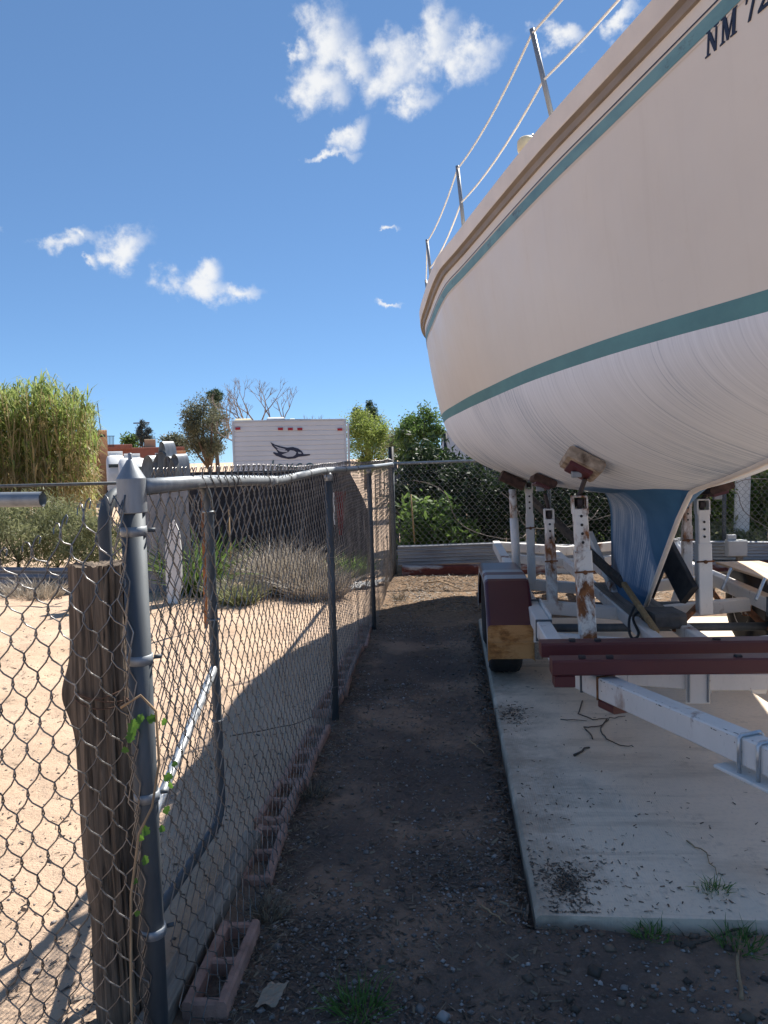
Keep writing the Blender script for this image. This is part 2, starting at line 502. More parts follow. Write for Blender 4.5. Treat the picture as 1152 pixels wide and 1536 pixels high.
t.links.new(ocoord(t, (1, 0.12, 1)), wv.inputs['Vector'])
bump(t, b, wv.outputs['Fac'], 0.10, 0.004)

# --- ground
m, t, b = new_mat('earth')
v = ocoord(t)
sp = N(t, 'ShaderNodeSeparateXYZ')
t.links.new(v, sp.inputs[0])
wob = noise(t, 3.0, 5, 0.6, v)
ma = N(t, 'ShaderNodeMath', operation='MULTIPLY_ADD')
t.links.new(wob.outputs['Fac'], ma.inputs[0])
ma.inputs[1].default_value = 0.35
t.links.new(sp.outputs['X'], ma.inputs[2])
lane = N(t, 'ShaderNodeMapRange', interpolation_type='SMOOTHSTEP')
lane.inputs['From Min'].default_value = -0.72
lane.inputs['From Max'].default_value = -0.55
t.links.new(ma.outputs[0], lane.inputs['Value'])
# pale sand
a1 = noise(t, 1.2, 6, 0.6, v)
sand = ramp(t, a1.outputs['Fac'], [(0.3, (0.50, 0.355, 0.24)), (0.7, (0.65, 0.48, 0.345))])
a2 = noise(t, 28, 6, 0.7, v)
sand = mix(t, ramp(t, a2.outputs['Fac'], [(0.55, (0, 0, 0)), (0.75, (0.6,) * 3)]), sand, (0.27, 0.18, 0.12))
# lane: dark cinder-coloured dirt with brown patches
d1 = noise(t, 1.5, 6, 0.62, v)
dirt = ramp(t, d1.outputs['Fac'], [(0.36, (0.11, 0.086, 0.073)), (0.50, (0.165, 0.12, 0.093)), (0.62, (0.34, 0.23, 0.16))])
d2 = noise(t, 60, 5, 0.75, v)
dirt = mix(t, ramp(t, d2.outputs['Fac'], [(0.5, (0, 0, 0)), (0.78, (0.7,) * 3)]), dirt, (0.27, 0.205, 0.165))
far = N(t, 'ShaderNodeMapRange', interpolation_type='SMOOTHSTEP')
far.inputs['From Min'].default_value = 6.2
far.inputs['From Max'].default_value = 8.0
t.links.new(sp.outputs['Y'], far.inputs['Value'])
d3 = noise(t, 30, 6, 0.75, ocoord(t, (1, 1.6, 1)))
mulch = ramp(t, d3.outputs['Fac'], [(0.35, (0.12, 0.075, 0.045)), (0.65, (0.33, 0.225, 0.14))])
dirt = mix(t, far.outputs[0], dirt, mulch)
c = mix(t, lane.outputs[0], sand, dirt)
t.links.new(c, b.inputs['Base Color'])
b.inputs['Roughness'].default_value = 0.95
b.inputs['Specular IOR Level'].default_value = 0.2
h1 = noise(t, 70, 6, 0.75, v)
h2 = noise(t, 9, 5, 0.6, v)
hs = N(t, 'ShaderNodeMath', operation='MULTIPLY_ADD')
t.links.new(h2.outputs['Fac'], hs.inputs[0])
hs.inputs[1].default_value = 2.0
t.links.new(h1.outputs['Fac'], hs.inputs[2])
bump(t, b, hs.outputs[0], 0.8, 0.014)

# ------------------------------------------------------------------ mesh helpers


def link_mesh(name, verts, faces, mat, parent=None, smooth=False):
    me = bpy.data.meshes.new(name)
    me.from_pydata([tuple(p) for p in verts], [], faces)
    if smooth:
        me.polygons.foreach_set('use_smooth', [True] * len(me.polygons))
    me.materials.append(MATS[mat] if isinstance(mat, str) else mat)
    me.update()
    o = bpy.data.objects.new(name, me)
    COL.objects.link(o)
    if parent is not None:
        o.parent = parent
        o.matrix_parent_inverse = parent.matrix_world.inverted()
    return o


def quads_obj(name, V, mat, parent=None):
    """V: (n,4,3) array of quads -> one mesh"""
    n = len(V)
    me = bpy.data.meshes.new(name)
    me.vertices.add(n * 4)
    me.vertices.foreach_set('co', np.asarray(V, dtype=np.float32).ravel())
    me.loops.add(n * 4)
    me.loops.foreach_set('vertex_index', np.arange(n * 4, dtype=np.int32))
    me.polygons.add(n)
    me.polygons.foreach_set('loop_start', np.arange(0, n * 4, 4, dtype=np.int32))
    me.polygons.foreach_set('loop_total', np.full(n, 4, dtype=np.int32))
    me.materials.append(MATS[mat])
    me.update(calc_edges=True)
    o = bpy.data.objects.new(name, me)
    COL.objects.link(o)
    if parent is not None:
        o.parent = parent
        o.matrix_parent_inverse = parent.matrix_world.inverted()
    return o


class MB:
    def __init__(s):
        s.v, s.f = [], []

    def add(s, vs, fs):
        k = len(s.v)
        s.v.extend([tuple(p) for p in vs])
        s.f.extend([tuple(i + k for i in f) for f in fs])
        return s

    def beam(s, p0, p1, w, h, up=(0, 0, 1), ch=0.006):
        """bar with chamfered edges; w across, h along 'up'"""
        p0, p1 = Vector(p0), Vector(p1)
        d = (p1 - p0).normalized()
        up = Vector(up)
        x = d.cross(up)
        if x.length < 1e-5:
            up = Vector((0, 1, 0))
            x = d.cross(up)
        x.normalize()
        y = x.cross(d).normalized()
        a, b = w / 2, h / 2
        c = min(ch, a * .45, b * .45)
        pr = [(-a + c, -b), (a - c, -b), (a, -b + c), (a, b - c), (a - c, b), (-a + c, b), (-a, b - c), (-a, -b + c)]
        vs = [p0 + x * i + y * j for i, j in pr] + [p1 + x * i + y * j for i, j in pr]
        fs = [(k, (k + 1) % 8, 8 + (k + 1) % 8, 8 + k) for k in range(8)]
        fs += [tuple(range(7, -1, -1)), tuple(range(8, 16))]
        return s.add(vs, fs)

    def box(s, c, sz, rz=0.0, ch=0.005):
        c = Vector(c)
        ex = Vector((math.cos(rz), math.sin(rz), 0)) * sz[0] / 2
        return s.beam(c - ex, c + ex, sz[1], sz[2], (0, 0, 1), ch)

    def tube(s, pts, r, n=8, cap=True, closed=False):
        pts = [Vector(p) for p in pts]
        m_ = len(pts)
        rr = r if isinstance(r, (list, tuple)) else [r] * m_
        vs, fs = [], []
        prev = None
        for i, p in enumerate(pts):
            a = pts[i - 1] if (i > 0 or closed) else p
            b_ = pts[(i + 1) % m_] if (i < m_ - 1 or closed) else p
            d = (b_ - a)
            d = d.normalized() if d.length > 1e-9 else Vector((0, 0, 1))
            if prev is None:
                x = d.orthogonal().normalized()
            else:
                x = prev - d * prev.dot(d)
                x = x.normalized() if x.length > 1e-6 else d.orthogonal().normalized()
            prev = x
            y = d.cross(x)
            for k in range(n):
                t_ = 2 * math.pi * k / n
                vs.append(p + (x * math.cos(t_) + y * math.sin(t_)) * rr[i])
        for i in range(m_ if closed else m_ - 1):
            j = (i + 1) % m_
            for k in range(n):
                fs.append((i * n + k, i * n + (k + 1) % n, j * n + (k + 1) % n, j * n + k))
        if cap and not closed:
            fs.append(tuple(range(n - 1, -1, -1)))
            fs.append(tuple(range((m_ - 1) * n, m_ * n)))
        return s.add(vs, fs)

    def lathe(s, prof, base, axis='Z', n=24):
        """prof: (radius, height) pairs"""
        vs, fs = [], []
        for r, h in prof:
            for k in range(n):
                t_ = 2 * math.pi * k / n
                a, b_ = r * math.cos(t_), r * math.sin(t_)
                q = {'Z': (a, b_, h), 'X': (h, a, b_), 'Y': (a, h, b_)}[axis]
                vs.append(Vector(q) + Vector(base))
        for i in range(len(prof) - 1):
            for k in range(n):
                fs.append((i * n + k, i * n + (k + 1) % n, (i + 1) * n + (k + 1) % n, (i + 1) * n + k))
        fs.append(tuple(range(n - 1, -1, -1)))
        fs.append(tuple(range((len(prof) - 1) * n, len(prof) * n)))
        return s.add(vs, fs)

    def strip(s, rows):
        """grid of rows of points"""
        w = len(rows[0])
        vs = [p for r_ in rows for p in r_]
        fs = [(i * w + k, i * w + k + 1, (i + 1) * w + k + 1, (i + 1) * w + k) for i in range(len(rows) - 1) for k in range(w - 1)]
        return s.add(vs, fs)

    def prism(s, poly, to3, th):
        """extrude a 2-D outline; to3(x, y, depth) -> point"""
        n = len(poly)
        vs = [to3(x, y, 0) for x, y in poly] + [to3(x, y, th) for x, y in poly]
        fs = [tuple(range(n)), tuple(range(2 * n - 1, n - 1, -1))] + [(k, k + n, (k + 1) % n + n, (k + 1) % n) for k in range(n)]
        return s.add(vs, fs)

    def build(s, name, mat, parent=None, smooth=False):
        return link_mesh(name, s.v, s.f, mat, parent, smooth)


def tag(o, label, cat, group=None, kind=None):
    o['label'] = label
    o['category'] = cat
    if group:
        o['group'] = group
    if kind:
        o['kind'] = kind
    return o


def thing(name, label, cat, loc=(0, 0, 0), group=None):
    o = bpy.data.objects.new(name, None)
    o.empty_display_size = 0.1
    COL.objects.link(o)
    o.location = loc
    bpy.context.view_layer.update()
    return tag(o, label, cat, group)


def struct(o):
    o['kind'] = 'structure'
    return o


_perm = RNG.random((256, 256))


def vnoise(x, y):
    """tileable value noise, vectorised"""
    x = np.asarray(x, float)
    y = np.asarray(y, float)
    xi, yi = np.floor(x).astype(int), np.floor(y).astype(int)
    fx, fy = x - xi, y - yi
    fx, fy = fx * fx * (3 - 2 * fx), fy * fy * (3 - 2 * fy)
    g = lambda a, b_: _perm[a & 255, b_ & 255]
    return ((g(xi, yi) * (1 - fx) + g(xi + 1, yi) * fx) * (1 - fy) + (g(xi, yi + 1) * (1 - fx) + g(xi + 1, yi + 1) * fx) * fy) - 0.5


def lerp_table(tab, y):
    """smooth (Catmull-Rom like) interpolation of (y, v) pairs"""
    xs = [a for a, _ in tab]
    vs = [b_ for _, b_ in tab]
    if y <= xs[0]:
        return vs[0]
    if y >= xs[-1]:
        return vs[-1]
    i = max(k for k in range(len(xs)) if xs[k] <= y)
    i = min(i, len(xs) - 2)

    def slope(k):
        if k == 0:
            return (vs[1] - vs[0]) / (xs[1] - xs[0])
        if k == len(xs) - 1:
            return (vs[-1] - vs[-2]) / (xs[-1] - xs[-2])
        return (vs[k + 1] - vs[k - 1]) / (xs[k + 1] - xs[k - 1])
    h = xs[i + 1] - xs[i]
    t_ = (y - xs[i]) / h
    a = 2 * t_ ** 3 - 3 * t_ ** 2 + 1
    b_ = t_ ** 3 - 2 * t_ ** 2 + t_
    c_ = -2 * t_ ** 3 + 3 * t_ ** 2
    d_ = t_ ** 3 - t_ ** 2
    return a * vs[i] + b_ * h * slope(i) + c_ * vs[i + 1] + d_ * h * slope(i + 1)


# ------------------------------------------------------------------ ground
SLAB = (0.262, 4.6, 2.46, 7.1, 0.045)   # x0 x1 y0 y1 top


def ground_z(x, y):
    x = np.asarray(x, float)
    y = np.asarray(y, float)
    z = 0.030 * vnoise(x * 1.1 + 3, y * 1.1) + 0.016 * vnoise(x * 4.7, y * 4.7 + 9) + 0.010 * vnoise(x * 15, y * 15)
    near = np.clip(1 - (np.abs(y - 4) - 10) / 20, 0, 1)
    z = z * near
    # low heap against the back boards, worn wheel track in the lane
    z = z + 0.05 * np.exp(-((y - 9.6) / 0.45) ** 2) * (x > -0.7) * (x < 4)
    z = z - 0.015 * np.exp(-((x + 0.1) / 0.2) ** 2) * (y < 8)
    z = z + 0.020 * np.exp(-((y - 2.38) / 0.14) ** 2) * (x > 0.15)
    z = z + (0.030 * vnoise(x * 3.1 + 8, y * 3.1) + 0.014 * vnoise(x * 8.3, y * 8.3)) * (x < -0.95) * near
    inside = (x > SLAB[0] - 0.02) & (x < SLAB[1]) & (y > SLAB[2] - .02) & (y < SLAB[3])
    z = np.where(inside, np.minimum(z, 0.0) - 0.03, z)
    return z


def axis_lines(lo, hi, step, end):
    a = list(np.arange(lo, hi + 1e-6, step))
    d, p, out = step, hi, []
    while p < end:
        d *= 1.22
        p += d
        out.append(p)
    d, p, neg = step, lo, []
    while p > -end:
        d *= 1.22
        p -= d
        neg.append(p)
    return np.array(neg[::-1] + a + out)


gx = axis_lines(-4.2, 3.2, 0.035, 600)
gy = axis_lines(0.6, 11.0, 0.035, 900)
GX, GY = np.meshgrid(gx, gy)
GZ = ground_z(GX, GY)
nx, ny = len(gx), len(gy)
me = bpy.data.meshes.new('ground')
co = np.stack([GX, GY, GZ], -1).reshape(-1, 3).astype(np.float32)
me.vertices.add(len(co))
me.vertices.foreach_set('co', co.ravel())
ii = (np.arange(ny - 1)[:, None] * nx + np.arange(nx - 1)[None, :]).ravel()
fq = np.stack([ii, ii + 1, ii + 1 + nx, ii + nx], -1).astype(np.int32)
me.loops.add(fq.size)
me.loops.foreach_set('vertex_index', fq.ravel())
me.polygons.add(len(fq))
me.polygons.foreach_set('loop_start', np.arange(0, fq.size, 4, dtype=np.int32))
me.polygons.foreach_set('loop_total', np.full(len(fq), 4, dtype=np.int32))
me.polygons.foreach_set('use_smooth', np.ones(len(fq), dtype=bool))
me.materials.append(MATS['earth'])
me.update(calc_edges=True)
g_o = bpy.data.objects.new('ground', me)
COL.objects.link(g_o)
struct(g_o)


def gz(x, y):
    return float(ground_z(x, y))


# concrete slab with slightly ragged arrises
bm_ = MB()
rows = []
ys = np.linspace(SLAB[2], SLAB[3], 60)
xs_ = np.linspace(SLAB[0], SLAB[1], 60)
ring_t, ring_c, ring_b = [], [], []
per = [(x, SLAB[2]) for x in xs_[:-1]] + [(SLAB[1], y) for y in ys[:-1]] + [(x, SLAB[3]) for x in xs_[::-1][:-1]] + [(SLAB[0], y) for y in ys[::-1][:-1]]
cxs, cys = (SLAB[0] + SLAB[1]) / 2, (SLAB[2] + SLAB[3]) / 2
for (x, y) in per:
    j = 0.006 * (random.random() - .5)
    dx = -1 if x > cxs + 2.1 else (1 if x < cxs - 2.1 else 0)
    dy = -1 if y > cys + 2.4 else (1 if y < cys - 2.4 else 0)
    ring_t.append((x + dx * (0.012 + abs(j)), y + dy * (0.012 + abs(j)), SLAB[4]))
    ring_c.append((x + j, y + j, SLAB[4] - 0.012))
    ring_b.append((x, y, -0.12))
n = len(per)
vs = ring_t + ring_c + ring_b
fs = [tuple(range(n))]
for a in (0, n):
    fs += [(a + k, a + n + k, a + n + (k + 1) % n, a + (k + 1) % n) for k in range(n)]
struct(link_mesh('concrete_slab', vs, fs, 'concrete'))

# ------------------------------------------------------------------ sailboat
XC = 1.36
T_ZK = [(1.45, 3.20), (1.66, 2.68), (1.95, 2.08), (2.3, 1.81), (2.8, 1.645), (3.4, 1.505), (4.51, 1.325), (5.5, 1.25), (6.5, 1.23), (7.5, 1.26), (8.5, 1.40), (9.3, 1.62), (9.9, 1.84)]
T_WL = [(1.40, 0.0), (1.95, 0.02), (2.3, 0.155), (2.67, 0.31), (3.06, 0.49), (3.5, 0.66), (4.26, 0.885), (5.1, 1.06), (5.97, 1.22), (7.1, 1.375), (8.0, 1.31), (9.2, 0.92), (9.9, 0.55)]
T_BS = [(1.45, 0.015), (1.75, 0.14), (2.3, 0.32), (2.95, 0.55), (3.24, 0.675), (3.79, 0.88), (5.1, 1.25), (5.5, 1.36), (6.3, 1.465), (7.2, 1.54), (8.0, 1.48), (9.2, 1.12), (9.9, 0.88)]
T_ZS = [(1.45, 3.20), (2.3, 3.14), (2.95, 3.07), (3.24, 3.02), (3.79, 2.955), (5.1, 2.86), (6.3, 2.785), (7.2, 2.75), (8.0, 2.73), (9.9, 2.72)]


def hull_st(y):
    zk, wl, bs, zs = (lerp_table(T, y) for T in (T_ZK, T_WL, T_BS, T_ZS))
    zw = 1.87 + 0.03 * (7.1 - y)
    zw = max(zw, zk + 0.05 * (zs - zk))
    zw = min(zw, zs - 0.001)
    wl = min(max(wl, 0.004 + 0.02 * (zs > zk + .01)), bs)
    return zk, wl, zw, bs, zs


def bez(p, t_):
    p = [Vector(q) for q in p]
    while len(p) > 1:
        p = [p[i].lerp(p[i + 1], t_) for i in range(len(p) - 1)]
    return p[0]


def sec_bottom(y, t_):      # t 0 keel .. 1 waterline -> (half breadth, z)
    zk, wl, zw, bs, zs = hull_st(y)
    d = zw - zk
    full = min(1, max(0, (y - 2.2) / 3.0))
    t0 = Vector((1.5 * (bs - wl), zs - zw))
    if t0.length > 1e-6:
        t0.normalize()
    c1 = (wl * (0.30 + 0.26 * full), zk + d * (0.28 - 0.24 * full))
    c2 = Vector((wl, zw)) - t0 * d * (0.50 + 0.12 * full)
    c2.x = max(c2.x, wl * .55)
    return bez([(0, zk), c1, tuple(c2), (wl, zw)], t_)


def sec_top(y, t_):
    zk, wl, zw, bs, zs = hull_st(y)
    c = (wl + 0.70 * (bs - wl), zw + 0.42 * (zs - zw))
    return bez([(wl, zw), c, (bs, zs)], t_)


def hull_at(y, z):
    """outer half breadth of the hull at height z, and outward normal tilt"""
    zk, wl, zw, bs, zs = hull_st(y)
    fn_ = sec_top if z >= zw else sec_bottom
    lo, hi = 0.0, 1.0
    for _ in range(26):
        m_ = (lo + hi) / 2
        if fn_(y, m_).y < z:
            lo = m_
        else:
            hi = m_
    return fn_(y, lo).x


boat = thing('sailboat', 'beige sailboat with teal stripes and worn blue keel, propped on the trailer', 'sailboat', (XC, 6.0, 0.45))
STY = [1.45, 1.47, 1.50, 1.56] + list(np.arange(1.65, 9.85, 0.1)) + [9.9]
nB, nT = 26, 22


def stripe_t(y, dz):
    zk, wl, zw, bs, zs = hull_st(y)
    return min(1.0, dz / max(1e-4, (zs - zw)))


def loft(name, mat, fn_, n_, side, off=0.0, girth=False):
    V_, G = [], []
    for y in STY:
        for k in range(n_ + 1):
            p = fn_(y, k / n_)
            V_.append((XC + side * (p.x + off), y, p.y))
            bl_ = .05 - .16 * min(1, max(0, (p.y - 1.45) / .45))
            if fn_ is sec_bottom and 4.5 < y < 5.75:
                bl_ = .8 * min(1, max(0, (min(.42, .62 * (y - 4.5)) - p.x) / .05)) * min(1, (5.75 - y) / .2)
            G.append((y, p.x * .5 - p.y, bl_))
    w = n_ + 1
    F_ = [(i * w + k, i * w + k + 1, (i + 1) * w + k + 1, (i + 1) * w + k) for i in range(len(STY) - 1) for k in range(n_)]
    if side > 0:
        F_ = [f[::-1] for f in F_]
    return V_, F_, G


def both(name, mat, fn_, n_, girth=False, off=0.0, solid=0.0):
    A, FA, GA = loft(name, mat, fn_, n_, -1, off)
    B, FB, GB = loft(name, mat, fn_, n_, 1, off)
    k = len(A)
    o = link_mesh(name, A + B, FA + [tuple(i + k for i in f) for f in FB], mat, boat, True)
    if girth:
        a = o.data.attributes.new('girth', 'FLOAT_VECTOR', 'POINT')
        a.data.foreach_set('vector', np.array(GA + GB, dtype=np.float32).ravel())
    return o


ST_H = 0.08
both('hull_bottom', 'antifoul', sec_bottom, nB, True)
both('boot_stripe', 'teal', lambda y, t_: sec_top(y, t_ * stripe_t(y, ST_H)), 3)
both('topside', 'gelcoat', lambda y, t_: sec_top(y, stripe_t(y, ST_H) + t_ * (1 - stripe_t(y, ST_H))), nT)


def band(y, t_, z0, z1):     # a strip of tape just proud of the topside, measured down from the sheer
    zs = hull_st(y)[4]
    zt = zs - z0 - (z1 - z0) * t_
    zk, wl, zw, bs, _ = hull_st(y)
    zt = max(zt, zw + 0.002)
    return Vector((hull_at(y, zt) + 0.003, zt))


both('cove_stripe', 'teal_worn', lambda y, t_: band(y, t_, 0.100, 0.154), 2)
both('pinstripe', 'navy', lambda y, t_: band(y, t_, 0.084, 0.090), 1)
both('lower_pinstripe', 'gelcoat_trim', lambda y, t_: band(y, t_, 0.157, 0.164), 1)
# transom, deck
ty = 9.9
sect = [sec_bottom(ty, k / 12) for k in range(13)] + [sec_top(ty, k / 8) for k in range(1, 9)]
poly = [(XC - p.x, ty, p.y) for p in sect] + [(XC + p.x, ty, p.y) for p in sect[:0:-1]]
link_mesh('transom', poly, [tuple(range(len(poly)))], 'gelcoat', boat)
rows = []
for y in STY:
    zs, bs = hull_st(y)[4], hull_st(y)[3]
    rows.append([(XC + bs * s_, y, zs + 0.03 + 0.07 * bs * (1 - s_ * s_)) for s_ in np.linspace(-1, 1, 13)])
MB().strip(rows).build('deck', 'gelcoat_trim', boat, True)
# toe rail flange running round the sheer: face, overhanging underside
for side in (-1, 1):
    fl, rub = [], []
    for y in STY:
        zs, bs = hull_st(y)[4], hull_st(y)[3]
        o_ = lambda dx, dz: (XC + side * (bs + dx), y, zs + dz)
        fl.append([o_(0.034, 0.004), o_(0.038, 0.008), o_(0.044, 0.100), o_(0.038, 0.106), o_(-0.045, 0.104), o_(-0.06, 0.03)])
        rub.append([o_(-0.006, -0.034), o_(0.012, -0.032), o_(0.014, -0.022), o_(0.016, -0.004), o_(0.036, 0.004), o_(0.034, 0.03)])
    MB().strip(fl).build('toe_rail', 'gelcoat_trim', boat, False)
    MB().strip(rub).build('rub_rail', 'rub_brown', boat, False)
# keel fin
zs_k = np.linspace(0.455, 1.36, 30)
rows, gir = [], []
NC = 28
for z in zs_k:
    s_ = (z - 0.455) / (1.36 - 0.455)
    le = 5.46 - 0.97 * min(1, s_ / 0.95)
    te = 6.50 + 0.03 * s_ + 0.42 * max(0, (s_ - 0.58) / 0.30) ** 3.0
    tk = 0.075 + 0.055 * s_ + 0.42 * max(0, (s_ - 0.70) / 0.30) ** 2.4
    row = []
    for k in range(2 * NC):
        a = 2 * math.pi * k / (2 * NC)
        cx_ = (1 - math.cos(a)) / 2          # 0 leading .. 1 trailing
        hw = tk * (2.6 * (math.sqrt(max(cx_, 0)) * 0.62 - 0.34 * cx_ - 0.20 * cx_ ** 2 - 0.08 * cx_ ** 3) + 0.16 * math.sin(math.pi * cx_))
        hw = max(hw, 0.010)
        sgn = -1 if math.sin(a) >= 0 else 1
        yy = le + (te - le) * cx_
        x_ = XC + sgn * hw
        row.append((x_, yy, z))
        # streaks sweep forward as they run down the fin
        zrel = (1.36 - z)
        along = yy - 0.9 * zrel * (0.35 + 0.65 * (1 - cx_)) - 0.35 * math.exp(-zrel * 6)
        dist_le = yy - le
        blue = 0.0
        blue = max(blue, 0.78 * min(1, max(0, (s_ - 0.45 - 0.9 * (dist_le - 0.18)) / 0.12)))    # bare blue triangle at the top of the leading edge
        blue = max(blue, 0.75 * min(1, max(0, (0.20 - s_) / 0.12)) + 0.0)
        blue = max(blue, 0.7 * min(1, max(0, (cx_ - 0.93) / 0.05)))
        blue = max(blue, 0.22)
        gir.append((along, zrel, blue))
    rows.append(row)
w = 2 * NC
vs = [p for r_ in rows for p in r_]
fs = [(i * w + k, i * w + (k + 1) % w, (i + 1) * w + (k + 1) % w, (i + 1) * w + k) for i in range(len(rows) - 1) for k in range(w)]
fs.append(tuple(range(w)))
ko = link_mesh('keel', vs, fs, 'antifoul', boat, True)
a = ko.data.attributes.new('girth', 'FLOAT_VECTOR', 'POINT')
a.data.foreach_set('vector', np.array(gir, dtype=np.float32).ravel())
# pale unpainted strip down the stem and the keel's leading edge
pts = [(XC, y, hull_st(y)[0] - 0.004) for y in [1.42, 1.5, 1.62, 1.75, 1.95, 2.1, 2.3, 2.6, 2.9, 3.2, 3.6, 4.0, 4.3]]
pts += [(XC, 4.44, 1.315), (XC, 4.52, 1.26)] + [(XC, 5.455 - 0.97 * min(1, (z - .455) / .905 / .95), z) for z in (1.15, 1.0, 0.8, 0.6, 0.47)]
MB().tube(pts, 0.016, 6).build('stem_strip', 'gelcoat_trim', boat, True)
# blue bare patch where the pad scraped the bottom paint, forward of the keel root
# cabin trunk and cockpit coaming (behind the sheer from the lane)
rows = []
for y, hw, h in [(3.9, .30, .02), (4.0, .42, .22), (4.6, .62, .33), (5.6, .74, .38), (6.8, .80, .40), (7.5, .80, .42), (7.56, .78, .05)]:
    z0 = lerp_table(T_ZS, y) + 0.08
    rows.append([(XC + hw * a_, y, z0 + h * b_) for a_, b_ in [(-1, 0), (-.97, .5), (-.9, .92), (-.6, 1.05), (0, 1.12), (.6, 1.05), (.9, .92), (.97, .5), (1, 0)]])
MB().strip(rows).build('cabin', 'gelcoat_trim', boat, True)
# stanchions and lifelines, both sides
for side in (-1, 1):
    top, mid = [], []
    for i, y in enumerate([2.25, 3.74, 5.10, 6.45, 7.7, 8.9]):
        zs, bs = hull_st(y)[4], hull_st(y)[3]
        b0 = Vector((XC + side * (bs - 0.035), y, zs + 0.09))
        t1 = b0 + Vector((side * (0.10 if i == 1 else 0.04), 0.0, 0.46))
        st = MB()
        st.tube([b0, t1], 0.0125, 10)
        so_ = st.build('stanchion', 'galv', boat, True)
        MB().lathe([(0.032, 0), (0.032, .012), (0.017, .03), (0.016, .06)], b0, 'Z', 12).build('socket', 'galv_dark', so_)
        top.append(t1 - Vector((0, 0, 0.02)))
        mid.append(b0.lerp(t1, 0.5))
    bow = Vector((XC, 1.40, 3.75))
    for line, zz in ((top, 0.5), (mid, 0.25)):
        full = [Vector((XC + side * 0.10, 1.45, 3.28 + zz))] + line + [Vector((XC + side * 0.85, 9.7, 2.92 + zz))]
        out = []
        for p, q in zip(full[:-1], full[1:]):
            for k in range(8):
                t_ = k / 8
                s_ = p.lerp(q, t_)
                s_.z -= 0.045 * 4 * t_ * (1 - t_)
                out.append(s_)
        out.append(full[-1])
        MB().tube(out, 0.0058, 10).build('lifeline', 'plastic_white', boat, True)
pul = [(XC - .30, 2.0, 3.24), (XC - .27, 1.9, 3.72), (XC - .15, 1.45, 3.80), (XC, 1.30, 3.82), (XC + .15, 1.45, 3.80), (XC + .27, 1.9, 3.72), (XC + .30, 2.0, 3.24)]
MB().tube(pul, 0.0125, 8).build('bow_pulpit', 'galv', boat, True)
# white deck cowl vent beside the forward stanchion
vb = Vector((XC - 0.93, 4.02, 3.035))
cv = MB().lathe([(0.035, 0), (0.035, .03), (0.045, .035), (0.048, .05), (0.046, .085), (0.034, .10), (0.014, .104)], vb, 'Z', 16).build('cowl_vent', 'plastic_cream', boat, True)
MB().tube([vb + Vector((.01, -.035, .085)), vb + Vector((.03, -.01, .112)), vb + Vector((.045, .02, .108)), vb + Vector((.05, .035, .07))], 0.005, 6).build('vent_handle', 'galv', cv, True)

# registration lettering on the bow, laid on the topside
GL = {
    'N': [[(0, 0), (.34, 0), (.34, .06), (.225, .08), (.225, .70), (.64, 0), (.76, 0), (.76, .92), (.88, .94), (.88, 1), (.54, 1), (.54, .94), (.66, .92), (.66, .30), (.26, 1), (0, 1), (0, .94), (.12, .92), (.12, .08), (0, .06)]],
    'M': [[(0, 0), (.32, 0), (.32, .06), (.215, .08), (.215, .74), (.46, 0), (.56, 0), (.80, .74), (.80, .08), (.70, .06), (.70, 0), (1.10, 0), (1.10, .06), (.99, .08), (.99, .92), (1.10, .94), (1.10, 1), (.80, 1), (.57, .30), (.33, 1), (0, 1), (0, .94), (.12, .92), (.12, .08), (0, .06)]],
    '7': [[(.20, 0), (.36, 0), (.66, .90), (.66, 1), (.04, 1), (.0, .72), (.06, .72), (.14, .86), (.50, .86)]],
    '2': [[(0, 0), (.66, 0), (.70, .26), (.64, .26), (.56, .14), (.24, .14), (.58, .48), (.66, .70), (.60, .90), (.42, 1), (.20, .99), (.05, .86), (.02, .70), (.14, .68), (.22, .84), (.34, .90), (.46, .84), (.50, .70), (.42, .50), (0, .10)]],
}


def on_hull(y, z, off):
    x = hull_at(y, z)
    return Vector((XC - x - off, y, z))


def glyph(ch, y0, z0, h):
    """y runs towards the bow (decreasing), letters lean forward"""
    for poly in GL[ch]:
        bm = bmesh.new()
        vs_ = [bm.verts.new((px, py, 0)) for px, py in poly]
        bm.faces.new(vs_)
        bm.normal_update()
        bmesh.ops.triangulate(bm, faces=bm.faces[:], ngon_method='EAR_CLIP')
        bm.verts.index_update()
        pts_ = [(v_.co.x, v_.co.y) for v_ in bm.verts]
        tris = [tuple(v_.index for v_ in f.verts) for f in bm.faces]
        bm.free()
        out = []
        for off in (0.0015, 0.004):
            for px, py in pts_:
                yy = y0 - (px + 0.20 * py) * h * 0.86
                zz = z0 + py * h + (y0 - yy) * 0.07
                out.append(on_hull(yy, zz, off))
        n_ = len(pts_)
        nl = len(poly)
        fs_ = [tuple(i + n_ for i in t_) for t_ in tris] + [t_[::-1] for t_ in tris] + [(k, (k + 1) % nl, (k + 1) % nl + n_, k + n_) for k in range(nl)]
        link_mesh('registration_letter', out, fs_, 'navy', boat)


LET_Y, LET_Z, LET_H = 2.765, 2.865, 0.076
yc = LET_Y
for ch, adv in (('N', 1.02), ('M', 1.62), ('7', .82), ('2', .9)):
    glyph(ch, yc, LET_Z + (LET_Y - yc) * 0.07, LET_H)
    yc -= adv * LET_H * 0.86

# ------------------------------------------------------------------ boat trailer
TR = thing('boat_trailer', 'white tandem-axle boat trailer with rusty posts and maroon fender', 'trailer', (XC, 5.0, 0.045))
RZ = 0.495            # rail centre height
RW, RH = 0.085, 0.098


def part(mb, name, mat, par=TR, smooth=False):
    return mb.build(name, mat, par, smooth)


def mirror(x):
    return 2 * XC - x


